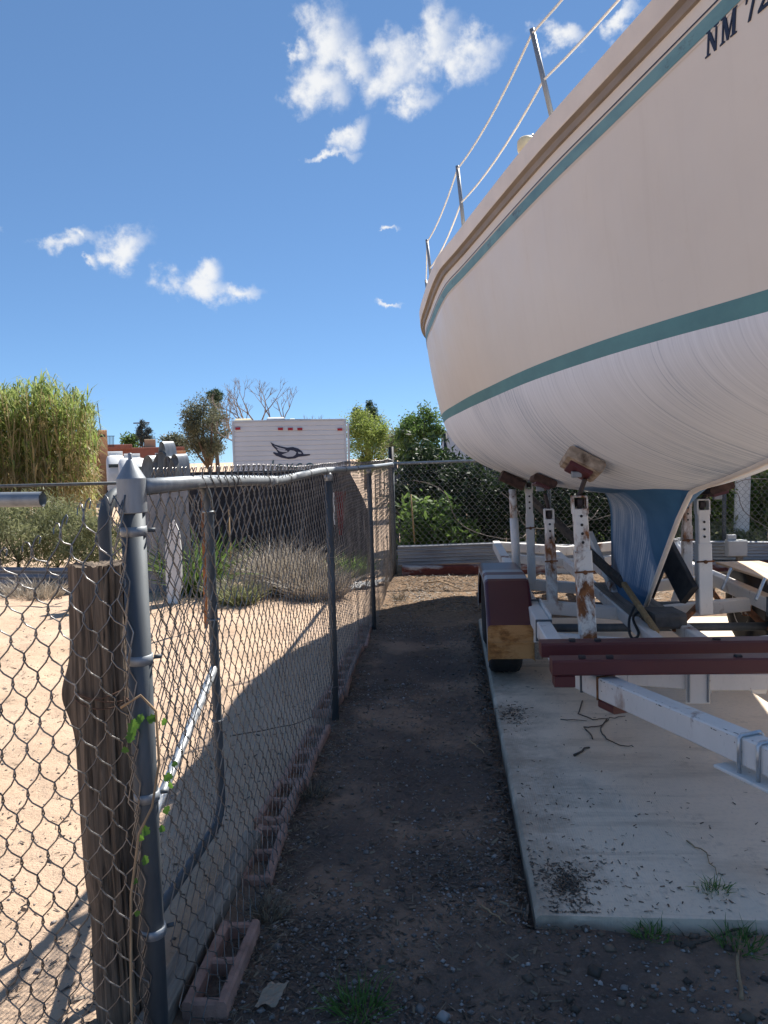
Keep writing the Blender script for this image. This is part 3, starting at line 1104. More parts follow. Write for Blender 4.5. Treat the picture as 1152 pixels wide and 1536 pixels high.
RXL = 0.56
TIP = Vector((XC, 2.02, 0.54))
BEND_Y = 3.72
for sgn in (0, 1):
    X = RXL if sgn == 0 else mirror(RXL)
    r = part(MB().beam((X, BEND_Y - .03, RZ + .012), (X, 9.1, RZ), RW, RH), 'side_rail', 'white_steel')
    # splice plate with bolts
    out_ = -1 if sgn == 0 else 1
    part(MB().box((X - out_ * (RW / 2 + .006), 4.95, RZ + .01), (0.01, 0.55, 0.15)), 'splice_plate', 'white_steel', r)
    for k in range(4):
        part(MB().lathe([(0.012, 0), (0.012, .012)], (X - out_ * (RW / 2 + .012), 4.75 + .13 * k, RZ + (.045 if k % 2 else -.03)), 'X', 8), 'bolt', 'dark_bolt', r)
    for y in (4.62, 5.28):
        part(MB().beam((X, y, RZ - .062), (X, y, RZ + .068), RW + .012, 0.02, (0, 1, 0)), 'clamp_band', 'galv_dark', r)
    arm = part(MB().beam((X, BEND_Y, RZ + .012), TIP + Vector(((-1 if sgn == 0 else 1) * .06, 0, 0)), RW, RH), 'tongue_arm', 'white_steel')
    # U-bolts and the plate they clamp under the arm
    a0 = Vector((X, BEND_Y, RZ + .012))
    a1 = TIP + Vector(((-1 if sgn == 0 else 1) * .06, 0, 0))
    ax = (a1 - a0).normalized()
    ay = ax.cross(Vector((0, 0, 1))).normalized()
    az = ay.cross(ax)
    for f_ in ((0.62, 0.665) if sgn == 0 else (0.6, .65)):
        c_ = a0.lerp(a1, f_)
        w2, h2 = RW / 2 + .008, RH / 2 + .008
        pp = [c_ - ay * w2 - az * (h2 + .03), c_ - ay * w2 + az * (h2 - .01), c_ - ay * (w2 - .01) + az * h2, c_ + ay * (w2 - .01) + az * h2, c_ + ay * w2 + az * (h2 - .01), c_ + ay * w2 - az * (h2 + .03)]
        part(MB().tube(pp, 0.007, 8), 'u_bolt', 'galv_bright', arm, True)
    c_ = a0.lerp(a1, 0.64) - az * (RH / 2 + .03)
    part(MB().beam(c_ - ax * .13, c_ + ax * .13, .15, .012).beam(c_ - ax * .13 - ay * .07 - az * .022, c_ + ax * .13 - ay * .07 - az * .022, .012, .05), 'clamp_plate', 'white_steel', arm)
    c_ = a0.lerp(a1, .20) - az * (RH / 2 + .019)
    part(MB().beam(c_ - ax * .055, c_ + ax * .055, .085, .036), 'packing_block', 'maroon', arm)
    # chipped paint along the upper arris
    ch_ = MB()
    sd_ = -1 if sgn == 0 else 1
    for k in range(70):
        f_ = random.uniform(.18, .98)
        ln_ = random.choice((.004, .006, .009, .015, .026))
        on_top = random.random() < .5
        e0 = a0.lerp(a1, f_) + az * (RH / 2 + .0006 if on_top else RH / 2 - .008 - random.random() ** 3 * .05) + ay * sd_ * -1 * (0)
        side_ = ay if (ay.y < 0) else -ay
        e0 += side_ * ((RW / 2 - .008 - random.random() ** 2 * .012) if on_top else RW / 2 + .0006)
        wv2 = (side_ if on_top else az) * random.uniform(.0012, .003)
        e1 = e0 + ax * ln_
        ch_.add([e0, e0.lerp(e1, .3) + wv2, e1, e0.lerp(e1, .6) - wv2], [(0, 1, 2, 3)])
    part(ch_, 'paint_chips', 'dark_bolt', arm)['kind'] = 'stuff'
    # rust-streaked band near the bend
    for k, f_ in enumerate((0.10, 0.17)):
        c_ = a0.lerp(a1, f_)
        part(MB().beam(c_ - az * (RH / 2 + .003), c_ + az * (RH / 2 + .003), .011, RW + .012, ay), 'rusty_weld', 'rust' if k else 'galv_dark', arm)
# coupler and jack beyond the tongue tip
part(MB().beam((XC, 2.12, .53), (XC, 1.62, .52), .08, .08), 'coupler_bar', 'white_steel')
part(MB().tube([(XC, 1.85, .03), (XC, 1.85, .85)], .03, 12), 'tongue_jack', 'galv', TR, True)
part(MB().lathe([(.09, 0), (.09, .012), (.04, .02)], (XC, 1.85, 0.012), 'Z', 14), 'jack_foot', 'galv_dark')
# cross members
for i, (y, z, h_, xa, xb) in enumerate([(4.47, .47, .09, RXL, mirror(RXL)), (5.62, .45, .09, RXL, mirror(RXL)), (6.62, .45, .09, RXL, mirror(RXL)), (8.2, .46, .09, RXL, mirror(RXL)), (9.05, .49, .1, RXL - .04, mirror(RXL) + .04)]):
    part(MB().beam((xa + .04, y, z), (XC, y, z - .07), .085, h_).beam((XC, y, z - .07), (xb - .04, y, z), .085, h_), 'cross_member', 'white_steel')
# bowed front cross member with its clamp plate
pts_ = [(RXL + .05, 3.78, .49), (.85, 3.76, .475), (1.2, 3.75, .45), (1.52, 3.75, .45), (1.87, 3.76, .475), (mirror(RXL) - .05, 3.78, .49)]
mb = MB()
for p, q in zip(pts_[:-1], pts_[1:]):
    mb.beam(p, q, .07, .085)
cm = part(mb, 'front_cross_member', 'white_steel')
part(MB().box((1.17, 3.705, .435), (.11, .012, .17)), 'clamp_plate', 'white_steel', cm)
for x in (1.125, 1.215):
    part(MB().tube([(x, 3.694, .36), (x, 3.694, .51)], .006, 6), 'u_bolt', 'galv', cm)
# twin keel beams down the middle
for x in (XC - .13, XC + .13):
    part(MB().beam((x, 3.8, .41), (x, 8.9, .40), .07, .085), 'keel_beam', 'white_steel')
part(MB().box((XC, 5.9, .449), (.30, 1.35, .022)), 'keel_plate', 'old_timber')
# wheels and axles
tyre = MB()
prof = [(.17, -.085), (.205, -.105), (.265, -.110), (.291, -.095), (.300, -.07), (.294, -.05), (.300, -.03), (.294, -.008), (.300, .01), (.294, .03), (.300, .05), (.300, .07), (.291, .095), (.265, .110), (.205, .105), (.17, .085)]
tyre.lathe(prof, (0, 0, 0), 'X', 36)
rim = MB().lathe([(.05, -.09), (.10, -.075), (.12, -.05), (.15, -.06), (.17, -.088), (.178, -.088), (.178, .088), (.17, .088), (.15, .06), (.12, .05), (.10, .075), (.05, .09)], (0, 0, 0), 'X', 28)
t_me = tyre.build('tyre', 'rubber', None, True)
r_me = rim.build('rim', 'white_rim', None, True)
first = True
WZ = 0.300 + SLAB[4]
for X in (0.372, mirror(0.372)):
    for y in (5.36, 6.14):
        to = t_me if first else t_me.copy()
        ro = r_me if first else r_me.copy()
        if not first:
            COL.objects.link(to)
            COL.objects.link(ro)
        first = False
        w_ = bpy.data.objects.new('wheel', None)
        COL.objects.link(w_)
        w_.parent = TR
        w_.matrix_parent_inverse = TR.matrix_world.inverted()
        w_.location = (X, y, WZ)
        to.parent = w_
        ro.parent = w_
for y in (5.36, 6.14):
    part(MB().tube([(0.32, y, WZ), (mirror(0.32), y, WZ)], .028, 10), 'axle', 'galv_dark', TR, True)
for X in (RXL, mirror(RXL)):
    for y in (4.98, 5.75, 6.52):
        part(MB().box((X, y, .40), (.05, .06, .12)), 'spring_hanger', 'white_steel_rusty')
    for y in (5.36, 6.14):
        ls = [(X, y - .36, .385), (X, y - .15, .345), (X, y, .335), (X, y + .15, .345), (X, y + .36, .385)]
        mb = MB()
        for p, q in zip(ls[:-1], ls[1:]):
            mb.beam(p, q, .045, .03)
        part(mb, 'leaf_spring', 'rust')
# fenders: folded sheet, maroon crown, grey bands, rusty front flap
for sgn in (0,):
    xa, xb = (0.240, 0.545) if sgn == 0 else (mirror(0.555), mirror(0.265))
    xo = xa if sgn == 0 else xb
    prof = [(4.955, .235), (4.965, .455), (5.27, .695), (5.30, .705), (5.43, .712), (5.56, .712), (5.72, .705), (6.22, .69), (6.52, .47), (6.54, .30)]
    mats = ['rust_panel', 'maroon_gloss', 'maroon_gloss', 'grey_band', 'maroon', 'grey_band', 'maroon_gloss', 'maroon_gloss', 'maroon_gloss']
    fe = bpy.data.objects.new('fender', None)
    COL.objects.link(fe)
    fe.parent = TR
    fe.matrix_parent_inverse = TR.matrix_world.inverted()
    fe.location = (xa, 6.0, .7)
    bpy.context.view_layer.update()
    names = ['front_flap', 'sloped_panel', 'crown_panel', 'band', 'crown_panel', 'band', 'crown_panel', 'sloped_panel', 'rear_flap']
    for i in range(len(prof) - 1):
        (ya, za), (yb, zb) = prof[i], prof[i + 1]
        d_ = Vector((0, yb - ya, zb - za)).normalized()
        nrm = Vector((0, -d_.z, d_.y))
        ce = 0.022
        mb = MB()
        rr = []
        for (y_, z_) in ((ya, za), (yb, zb)):
            rr.append([(xa + .001 * i, y_, z_ - .05), (xa, y_, z_ - ce), (xa + .008, y_, z_ - .007), (xa + ce, y_, z_), (xb - ce, y_, z_), (xb - .008, y_, z_ - .007), (xb, y_, z_ - ce)])
        mb.strip(rr)
        part(mb, names[i], mats[i], fe)
    # outer skirt
    sk = [(y_, z_ - .045) for y_, z_ in prof]
    pl = sk + [(6.49, .30), (6.40, .50), (6.2, .62), (5.72, .655), (5.36, .655), (5.10, .50), (4.99, .235)]
    skm = MB().prism(pl, lambda a_, b_, d_: (xo + (d_ if sgn == 0 else -d_), a_, b_), .004)
    part(skm, 'skirt', 'grey_band', fe)
    # flap lower lip and lamp bracket
    part(MB().box(((xa + xb) / 2, 4.955, .34), (xb - xa - .01, .012, .012)), 'fold', 'rust_panel', fe)
    if sgn == 0:
        part(MB().box((xb + .02, 4.96, .29), (.05, .05, .11)), 'lamp_bracket', 'old_timber', fe)
# maroon timbers bolted across the rails
for i, (y, z, xa) in enumerate([(3.70, .622, .43), (3.43, .612, .445)]):
    tb = part(MB().beam((xa, y, z), (2.45, y + .015, z + .012), .10, .07, (0, 0, 1), .008), 'cross_timber', 'maroon')
    for x in (.58, .70, 1.25, 2.05):
        part(MB().box((x, y - .01, z + .041), (.028, .028, .016)), 'bolt_head', 'dark_bolt', tb)
    if i == 1:
        part(MB().box((xa + .055, y, z - .062), (.09, .085, .052)), 'packing_block', 'maroon', tb)


def adj_post(name, x, y, zb, zmid, zt, w_, mat, lean=(0, 0), pad=None, pin_holes=True, tilt=0.0, padmat='carpet', pad_sz=(.16, .30, .05)):
    """telescoping square post, screw and swivel pad"""
    lx, ly = lean
    pa = Vector((x, y, zb))
    pt = Vector((x + lx, y + ly, zt))
    at_ = lambda z: pa.lerp(pt, (z - zb) / (zt - zb))
    po = part(MB().beam(pa, at_(zmid), w_, w_, (0, 1, 0)), name, mat)
    part(MB().beam(at_(zmid - .02), at_(zt - .07), w_ * .84, w_ * .84, (0, 1, 0)), 'inner_tube', mat, po)
    if pin_holes:
        for k in range(5):
            q = at_(zmid + .05 + k * .05)
            if q.z < zt - .1:
                part(MB().lathe([(.0085, 0), (.0085, .004)], q + Vector((0, -w_ * .42 - .004, 0)), 'Y', 8), 'pin_hole', 'black_paint', po)
        q = at_(zmid - .12)
        part(MB().tube([q + Vector((-w_ * .62, -w_ * .5, 0)), q + Vector((w_ * .62, -w_ * .5, .004))], .006, 6).lathe([(.013, 0), (.013, .012)], q + Vector((0, -w_ * .5 - .012, 0)), 'Y', 8), 'pin', 'rust', po)
    # slotted head with the screw
    hd = at_(zt - .035)
    a_ = w_ * .42
    part(MB().beam(at_(zt - .10) + Vector((-a_, 0, 0)), at_(zt) + Vector((-a_, 0, 0)), .010, w_ * .8, (0, 1, 0)).beam(at_(zt - .10) + Vector((a_, 0, 0)), at_(zt) + Vector((a_, 0, 0)), .010, w_ * .8, (0, 1, 0)).box(at_(zt - .10), (w_ * .84, w_ * .8, .012)).box(at_(zt), (w_ * .84, w_ * .8, .01)), 'jack_head', mat, po)
    part(MB().lathe([(w_ * .26, -.02), (w_ * .30, -.01), (w_ * .30, .01), (w_ * .26, .02)], hd, 'Z', 6), 'nut', 'dark_bolt', po)
    if pad is not None:
        pc = Vector(pad)
        part(MB().tube([at_(zt - .09), at_(zt), pc - Vector((0, 0, .03))], .014, 8), 'screw', 'dark_bolt', po)
        # pad lies against the hull: its plane is tangent to it
        hb = lambda yy, xx: hull_bottom_z(xx, yy)
        e = .03
        nrm = Vector((-(hb(pc.y, pc.x + e) - hb(pc.y, pc.x - e)) / (2 * e), -(hb(pc.y + e, pc.x) - hb(pc.y - e, pc.x)) / (2 * e), 1)).normalized()
        top_ = Vector((pc.x, pc.y, hb(pc.y, pc.x)))
        ex = (Vector((1, 0, 0)) - nrm * nrm.x).normalized()
        ey = nrm.cross(ex)
        c0 = top_ - nrm * (pad_sz[2] / 2 + .006)
        pd = part(MB().beam(c0 - ey * pad_sz[1] / 2, c0 + ey * pad_sz[1] / 2, pad_sz[0], pad_sz[2], nrm, .018), 'pad', padmat, po)
        c1 = c0 - nrm * (pad_sz[2] / 2 + .010)
        part(MB().beam(c1 - ey * pad_sz[1] * .34, c1 + ey * pad_sz[1] * .34, pad_sz[0] * .62, .022, nrm, .004), 'backing_board', 'maroon', pd)
        c2 = c1 - nrm * .022
        part(MB().box(c2, (.05, .05, .035)), 'swivel', 'galv', pd)
    return po


def hull_bottom_z(x, y):
    """height of the underside of the hull above (x, y)"""
    h_ = abs(x - XC)
    lo, hi = 0.0, 1.0
    for _ in range(24):
        m_ = (lo + hi) / 2
        if sec_bottom(y, m_).x < h_:
            lo = m_
        else:
            hi = m_
    return sec_bottom(y, lo).y


adj_post('support_post', .79, 4.45, .47, 1.00, 1.31, .092, 'white_steel_rusty', (-.045, 0), (.775, 4.42, 1.44), True, pad_sz=(.22, .30, .065))
adj_post('support_post', .745, 5.62, .44, .90, 1.155, .074, 'white_steel', (-.02, 0), (.70, 5.62, 1.30), True, padmat='carpet_dark', pad_sz=(.17, .3, .05))
adj_post('support_post', .705, 6.60, .45, 1.05, hull_bottom_z(.69, 6.6) - .004, .066, 'white_steel', (-.02, 0), None, True)
adj_post('support_post', 1.735, 5.36, .44, .92, 1.22, .092, 'white_steel', (-.02, 0), (1.79, 5.36, 1.32), True, padmat='carpet_dark')
adj_post('support_post', mirror(.79), 4.45, .47, 1.00, 1.31, .092, 'white_steel_rusty', (.03, 0), (mirror(.775), 4.42, 1.44), True, pad_sz=(.20, .26, .06))
adj_post('support_post', mirror(.745), 6.55, .44, .93, 1.19, .074, 'white_steel', (0, 0), (mirror(.70), 6.5, 1.30), True, padmat='carpet_dark')
# round pipe prop beside the fender with its carpeted block
hz_ = hull_bottom_z(.53, 6.55)
pp = part(MB().tube([(.575, 6.55, .52), (.555, 6.55, 1.02)], .036, 14), 'pipe_post', 'white_steel', TR, True)
part(MB().tube([(.555, 6.55, 1.0), (.545, 6.55, hz_ - .13)], .031, 14), 'inner_pipe', 'white_steel_rusty', pp, True)
part(MB().beam((.45, 6.55, hz_ - .055 + .045), (.64, 6.55, hz_ - .10), .2, .09, (0, 0, 1), .03), 'pad', 'carpet_dark', pp)
# raking struts by the keel
part(MB().beam(PY(884, 800, 6.5), PY(928, 905, 6.05), .05, .05), 'keel_strut', 'white_steel')
part(MB().beam(PY(1062, 893, 5.75), PY(1012, 944, 5.05), .035, .035), 'keel_strut', 'rust')
part(MB().tube([PY(998, 846, 5.9), PY(975, 906, 5.9)], .014, 8), 'keel_rod', 'black_paint', TR, True)
part(MB().beam(PY(1023, 865, 6.4), PY(1005, 930, 6.3), .06, .04), 'keel_strut', 'white_steel')

# loose timbers propping the keel
pb = MB().beam(PY(800, 752, 7.6), PY(966, 905, 5.62), .115, .042, (1, .3, .6)).build('timber_prop', 'dark_prop')
tag(pb, 'long grey weathered board slanting down against the side of the blue keel', 'timber')
pb = MB().beam(PY(992, 812, 5.75), PY(1034, 893, 5.35), .17, .05, (.6, 1, .45)).build('timber_prop', 'black_rubber_board')
tag(pb, 'wide black plank leaning on the front edge of the keel', 'plank')
pb = MB().beam(PY(936, 876, 5.40), PY(985, 948, 4.80), .035, .035).build('wooden_stick', 'yellow_stick')
tag(pb, 'thin yellowish wooden stick leaning at the foot of the blue keel', 'stick')
cb = MB().box((XC + .02, 5.06, .475), (.20, .26, .10), .1, .02).build('concrete_lump', 'grey_block')
tag(cb, 'grey concrete lump lying on the keel beams in front of the keel', 'concrete block')
hs_ = [PY(955, 905, 5.3), PY(945, 925, 5.0), PY(944, 948, 4.9), PY(950, 958, 4.8), PY(958, 950, 4.9), PY(950, 925, 5.1), PY(975, 912, 5.3), PY(1000, 925, 5.2), PY(1012, 945, 5.0)]
sm = []
for i in range(len(hs_) - 1):
    for k in range(5):
        a_, b_ = hs_[max(i - 1, 0)], hs_[min(i + 2, len(hs_) - 1)]
        t_ = k / 5
        p, q = hs_[i], hs_[i + 1]
        sm.append(p * (2 * t_ ** 3 - 3 * t_ ** 2 + 1) + (q - a_) * .5 * (t_ ** 3 - 2 * t_ ** 2 + t_) + q * (-2 * t_ ** 3 + 3 * t_ ** 2) + (b_ - p) * .5 * (t_ ** 3 - t_ ** 2))
tag(MB().tube(sm, .009, 7).build('cable', 'hose', None, True), 'black cable looped over the trailer beams at the foot of the keel', 'cable')
# plywood laid over the far fender, on pipe legs
pl = thing('plywood_board', 'pale orange plywood sheet laid over the tyres beyond the keel', 'board', (2.3, 5.6, .66))
MB().beam((2.34, 4.75, .672), (2.24, 6.15, .672), .34, .018).build('panel', 'plywood', pl)
for (u, v, y, u2, v2, y2) in ((1096, 853, 5.75, 1083, 884, 5.55), (1147, 868, 5.2, 1134, 899, 5.0)):
    MB().tube([PY(u, v, y), PY(u2, v2, y2)], .011, 8).build('support_rod', 'galv_bright', pl, True)

# ------------------------------------------------------------------ chain-link fences


def chain_mesh(name, p0, du, length, zb, zt, w, h, r, mat, parent, disp=None, ztop=None, knuckle=True, mid=False, seed=0):
    """woven wires: each wire is a zig-zag that hooks its neighbours"""
    rg = np.random.default_rng(seed + 5)
    p0 = np.array(p0, float)
    du = np.array(du, float) / np.linalg.norm(du)
    nn = np.array([du[1], -du[0], 0.0])
    VV, FF = [], []
    base = 0
    nw = int(length / (w / 2))
    SIDES = 4
    for i in range(nw):
        ua, ub = i * w / 2, (i + 1) * w / 2
        nseg = int((zt - zb) / (h / 2))
        pts = []
        e = h * 0.07
        for k in range(nseg + 1):
            left = ((k + i) % 2 == 0)
            z = zb + k * h / 2 + (0 if True else 0)
            u = ua - r * .8 if left else ub + r * .8
            s_ = 1 if left else -1
            pts.append((u, r * 1.1 * s_, z - e))
            pts.append((u, -r * 1.1 * s_, z + e))
            if mid and k < nseg:
                um = (ua + ub) / 2
                pts.append((um + (0.10 * w if left else -0.10 * w), -r * .5 * s_, z + h * 0.25))
        if knuckle:
            u, _, z = pts[-1]
            o = (ua - ub) * (1 if u > (ua + ub) / 2 else -1)
            pts += [(u + o * .25, r, z + h * .20), (u + o * .45, r * 2.5, z + h * .26), (u + o * .62, r, z + h * .17), (u + o * .55, -r, z + h * .04)]
        P = np.array(pts)
        uu, nnv, zz = P[:, 0], P[:, 1], P[:, 2]
        if disp is not None:
            d_u, d_n, d_z = disp(uu, zz)
            uu, nnv, zz = uu + d_u, nnv + d_n, zz + d_z
        Q = p0[None, :] + du[None, :] * uu[:, None] + nn[None, :] * nnv[:, None]
        Q[:, 2] = p0[2] + zz
        T = np.gradient(Q, axis=0)
        T /= (np.linalg.norm(T, axis=1, keepdims=True) + 1e-9)
        A = np.cross(T, nn[None, :])
        A /= (np.linalg.norm(A, axis=1, keepdims=True) + 1e-9)
        B = np.cross(T, A)
        ang = np.arange(SIDES) * 2 * math.pi / SIDES + .4
        ring = Q[:, None, :] + r * (A[:, None, :] * np.cos(ang)[None, :, None] + B[:, None, :] * np.sin(ang)[None, :, None])
        m_ = len(Q)
        VV.append(ring.reshape(-1, 3))
        ii_ = (np.arange(m_ - 1)[:, None] * SIDES + np.arange(SIDES)[None, :])
        jj_ = (np.arange(m_ - 1)[:, None] * SIDES + (np.arange(SIDES)[None, :] + 1) % SIDES)
        FF.append((np.stack([ii_, jj_, jj_ + SIDES, ii_ + SIDES], -1).reshape(-1, 4) + base))
        base += m_ * SIDES
    V_ = np.concatenate(VV).astype(np.float32)
    F_ = np.concatenate(FF).astype(np.int32)
    me = bpy.data.meshes.new(name)
    me.vertices.add(len(V_))
    me.vertices.foreach_set('co', V_.ravel())
    me.loops.add(F_.size)
    me.loops.foreach_set('vertex_index', F_.ravel())
    me.polygons.add(len(F_))
    me.polygons.foreach_set('loop_start', np.arange(0, F_.size, 4, dtype=np.int32))
    me.polygons.foreach_set('loop_total', np.full(len(F_), 4, dtype=np.int32))
    me.polygons.foreach_set('use_smooth', np.ones(len(F_), dtype=bool))
    me.materials.append(MATS[mat])
    me.update(calc_edges=True)
    o = bpy.data.objects.new(name, me)
    COL.objects.link(o)
    o['kind'] = 'stuff'
    o.parent = parent
    o.matrix_parent_inverse = parent.matrix_world.inverted()
    return o


def fence_post(par, x, y, zt, r, mat='galv_dark', lean=(0, 0), cap=True, name='post'):
    po = MB().tube([(x, y, -.08), (x + lean[0] * .5, y + lean[1] * .5, zt * .5), (x + lean[0], y + lean[1], zt)], r, 16).build(name, mat, par, True)
    if cap:
        MB().lathe([(r + .003, -.03), (r + .003, 0.0), (r * .9, .012), (r * .4, .022), (.002, .025)], (x + lean[0], y + lean[1], zt), 'Z', 14).build('post_cap', 'galv', po, True)
    return po


def tie_ring(par, c, d, r, wr=0.0022, mat='wire_old'):
    """wire tie wrapped round a pipe whose axis is d"""
    d = Vector(d).normalized()
    a_ = d.orthogonal().normalized()
    b_ = d.cross(a_)
    pts = [Vector(c) + (a_ * math.cos(t_) + b_ * math.sin(t_)) * r for t_ in np.linspace(0, 2 * math.pi, 13)[:-1]]
    return MB().tube(pts, wr, 5, True, True).build('wire_tie', mat, par, True)


FX = -0.705
LF = thing('chain_link_fence', 'long grey chain-link fence running along the dirt lane', 'fence', (FX, 1.83, 0))
# terminal post with pointed cap and tension bands
NP = Vector((-0.772, 1.83, 0))
po = MB().tube([NP + Vector((-.004, 0, -.1)), NP + Vector((0, 0, 1.46))], 0.0295, 22).build('end_post', 'galv_dark', LF, True)
MB().lathe([(.0335, -.085), (.0350, -.083), (.0350, -.082), (.0350, -.0015), (.0350, -.0005), (.0346, .0005), (.0340, .0015), (.0085, .0440), (.0078, .0450), (.0052, .0455), (.0050, .0465), (.0050, .060), (.003, .062)], NP + Vector((0, 0, 1.525)), 'Z', 24).build('pointed_cap', 'galv', po, True)
for z in (1.395, 1.075, .725, .37):
    MB().lathe([(.0295, -.012), (.0318, -.0117), (.0318, .0117), (.0295, .012)], NP + Vector((0, 0, z)), 'Z', 22).build('tension_band', 'galv', po, True)
    MB().tube([NP + Vector((.028, .02, z)), NP + Vector((.044, .028, z))], .0055, 7).build('band_bolt', 'galv_dark', po, True)
# line posts
P1 = fence_post(LF, -.700, 4.49, 1.46, .022, 'galv_dark', (.004, 0))
P2 = fence_post(LF, -.688, 6.86, 1.45, .021, 'galv_dark', (-.008, 0))
P3 = fence_post(LF, -.710, 9.96, 1.46, .028, 'galv_dark')
# top rail: a few pipe lengths, slightly bowed
rail = [(NP.x + .03, 1.845, 1.505), (-.750, 2.3, 1.501), (-.738, 2.8, 1.488), (-.728, 3.3, 1.472), (-.715, 3.75, 1.482), (-.705, 4.2, 1.492), (-.700, 4.5, 1.492), (-.70, 5.6, 1.482), (-.695, 6.86, 1.478), (-.70, 8.4, 1.474), (-.71, 9.96, 1.476)]
MB().tube(rail, .0195, 14).build('top_rail', 'galv', LF, True)
for f_ in (2.62, 3.06, 3.45, 3.9, 4.35, 5.2, 5.9):
    tie_ring(LF, (lerp_table([(a, b) for b, a, _ in rail], f_), f_, lerp_table([(a, c) for _, a, c in rail], f_)), (0, 1, 0), .0225)
MB().lathe([(.0205, -.035), (.0225, -.034), (.0225, .034), (.0205, .035)], (-.7305, 3.16, 1.474), 'Y', 14).build('rail_sleeve', 'galv', LF, True)
for (p, zz) in ((P1, (.98, .55, .2)), (P2, (.95, .5))):
    x_, y_ = (-.699, 4.49) if p is P1 else (-.692, 6.86)
    for z in zz:
        tie_ring(p, (x_, y_, z), (0, 0, 1), .026 if p is P1 else .025)


def lane_disp(u, z):
    bul = 0.030 * vnoise(u * 1.3 + 7, z * 1.5) + 0.012 * vnoise(u * 5 + 3, z * 4)
    # belly of the slack first bay and the curled bottom edge
    bay = np.clip(1 - np.abs(u - 0.9) / 1.0, 0, 1)
    low = np.clip((0.30 - z) / 0.30, 0, 1)
    x0 = np.interp(u, [0, .5, 1.5, 2.65, 8.2], [-.035, -.030, -.018, 0.0, 0.0])
    n_ = x0 + bul * np.clip(u / .25, 0, 1) + bay * .012 * np.sin(z * 4) + low ** 1.3 * np.interp(u, [0, .15, .6, 1.4, 2.5], [.03, .10, .085, .03, .0])
    dz = 0.02 * vnoise(u * 1.1, z * .7 + 4) - .012 * np.clip((u - 1.2) * .4, 0, 1) * np.clip(z - 1.0, 0, 1)
    return 0.006 * vnoise(u * 9, z * 9), n_, dz


MESH_R = 0.0017
chain_mesh('chain_link_mesh', (FX, 1.87, 0), (0, 1, 0), 8.07, 0.05, 1.512, .072, .0885, MESH_R, 'wire', LF, lane_disp, seed=1)

# fence return beside the end post: stub of rail with an open end, sagging mesh
RF = thing('chain_link_fence', 'sagging chain-link fence with a cut-off rail end beside the wooden post', 'fence', (-1.3, 1.84, 0))
re_ = PY(64, 749, 1.90)
MB().tube([re_ + Vector((-1.1, .02, .012)), re_ + Vector((-.5, .01, .006)), re_], .0195, 16, False).tube([re_ + Vector((-.0, 0, 0)), re_ + Vector((-.35, 0, .002))], .0165, 16, False).build('top_rail', 'galv', RF, True)
fence_post(RF, -2.2, 1.86, 1.48, .022)


def ret_disp(u, z):
    # u runs away from the post; the cloth droops as it goes and its top edge has come off the rail
    sag = -0.26 * np.minimum(u, .35) - .04 * np.clip(u / .15, 0, 1) * np.clip(z - 1.1, 0, 1)
    sag = sag + 0.10 * np.clip(z - 1.2, 0, .3) * np.sin(u * 17)
    n_ = 0.03 * vnoise(u * 3, z * 2.5) + .012 * vnoise(u * 9, z * 6) + .035 * np.clip((z - 1.25) / .25, 0, 1) * np.sin(u * 11 + 1)
    return .012 * vnoise(u * 8, z * 6 + 2) + 0.035 * np.clip(z - 1.2, 0, .3) * np.sin(u * 23), n_, sag


chain_mesh('chain_link_mesh', (NP.x - .012, 1.80, 0), (-1, .01, 0), 1.3, 0.02, 1.50, .068,  .114, .0021, 'wire', RF, ret_disp, mid=True, seed=2)
# gathered wire ends lashed down the end post
for k in range(3):
    pts = []
    for j in range(34):
        z = .1 + j * .042
        pts.append((NP.x + .012 + .012 * math.sin(j * 2.1 + k * 2) - .004 * k - .02, 1.795 - .006 * k + .006 * math.cos(j * 1.7 + k), z))
    MB().tube(pts, .0019, 5).build('loose_wire', 'wire', RF, True)

# old gate folded back behind the fence: bent pipe frame, mesh, galvanised brace
GT = thing('pipe_gate', 'old chain-link pipe gate with rounded corners folded back behind the lane fence', 'gate', (-.95, 2.5, .1))
gxa, gya, gxb, gyb = -.985, 2.13, -.962, 3.03
gt, gbm = 1.475, .085


def gate_pt(s_, z):
    return Vector((gxa + (gxb - gxa) * s_, gya + (gyb - gya) * s_, z))


c_r = .10
cor = []
for (s0, z0, a0) in ((1, gt, 0), (0, gt, 90), (0, gbm, 180), (1, gbm, 270)):
    for k in range(7):
        a_ = R_(a0 + 15 * k)
        cs = c_r / .9
        cx_ = (1 - cs if s0 == 1 else cs) + cs * math.cos(a_)
        cz_ = (z0 - c_r if z0 == gt else z0 + c_r) + c_r * math.sin(a_)
        cor.append(gate_pt(cx_, cz_))
MB().tube(cor, .019, 14, True, True).build('pipe_frame', 'galv_dark', GT, True)
MB().tube([gate_pt(.0, .30), gate_pt(.35, .45), gate_pt(.98, .72)], .017, 12).build('brace', 'galv_bright', GT, True)
chain_mesh('chain_link_mesh', (gxa - .0, gya + .02, 0), (gxb - gxa, gyb - gya, 0), .87, .11, 1.46, .066, .088, .0016, 'wire_old', GT, lambda u, z: (0 * u, .012 * vnoise(u * 4, z * 4), 0 * u), seed=3, knuckle=False)
for z in (1.36, .92, .5):
    tie_ring(GT, gate_pt(1, z), (0, 0, 1), .0225, .004, 'galv')

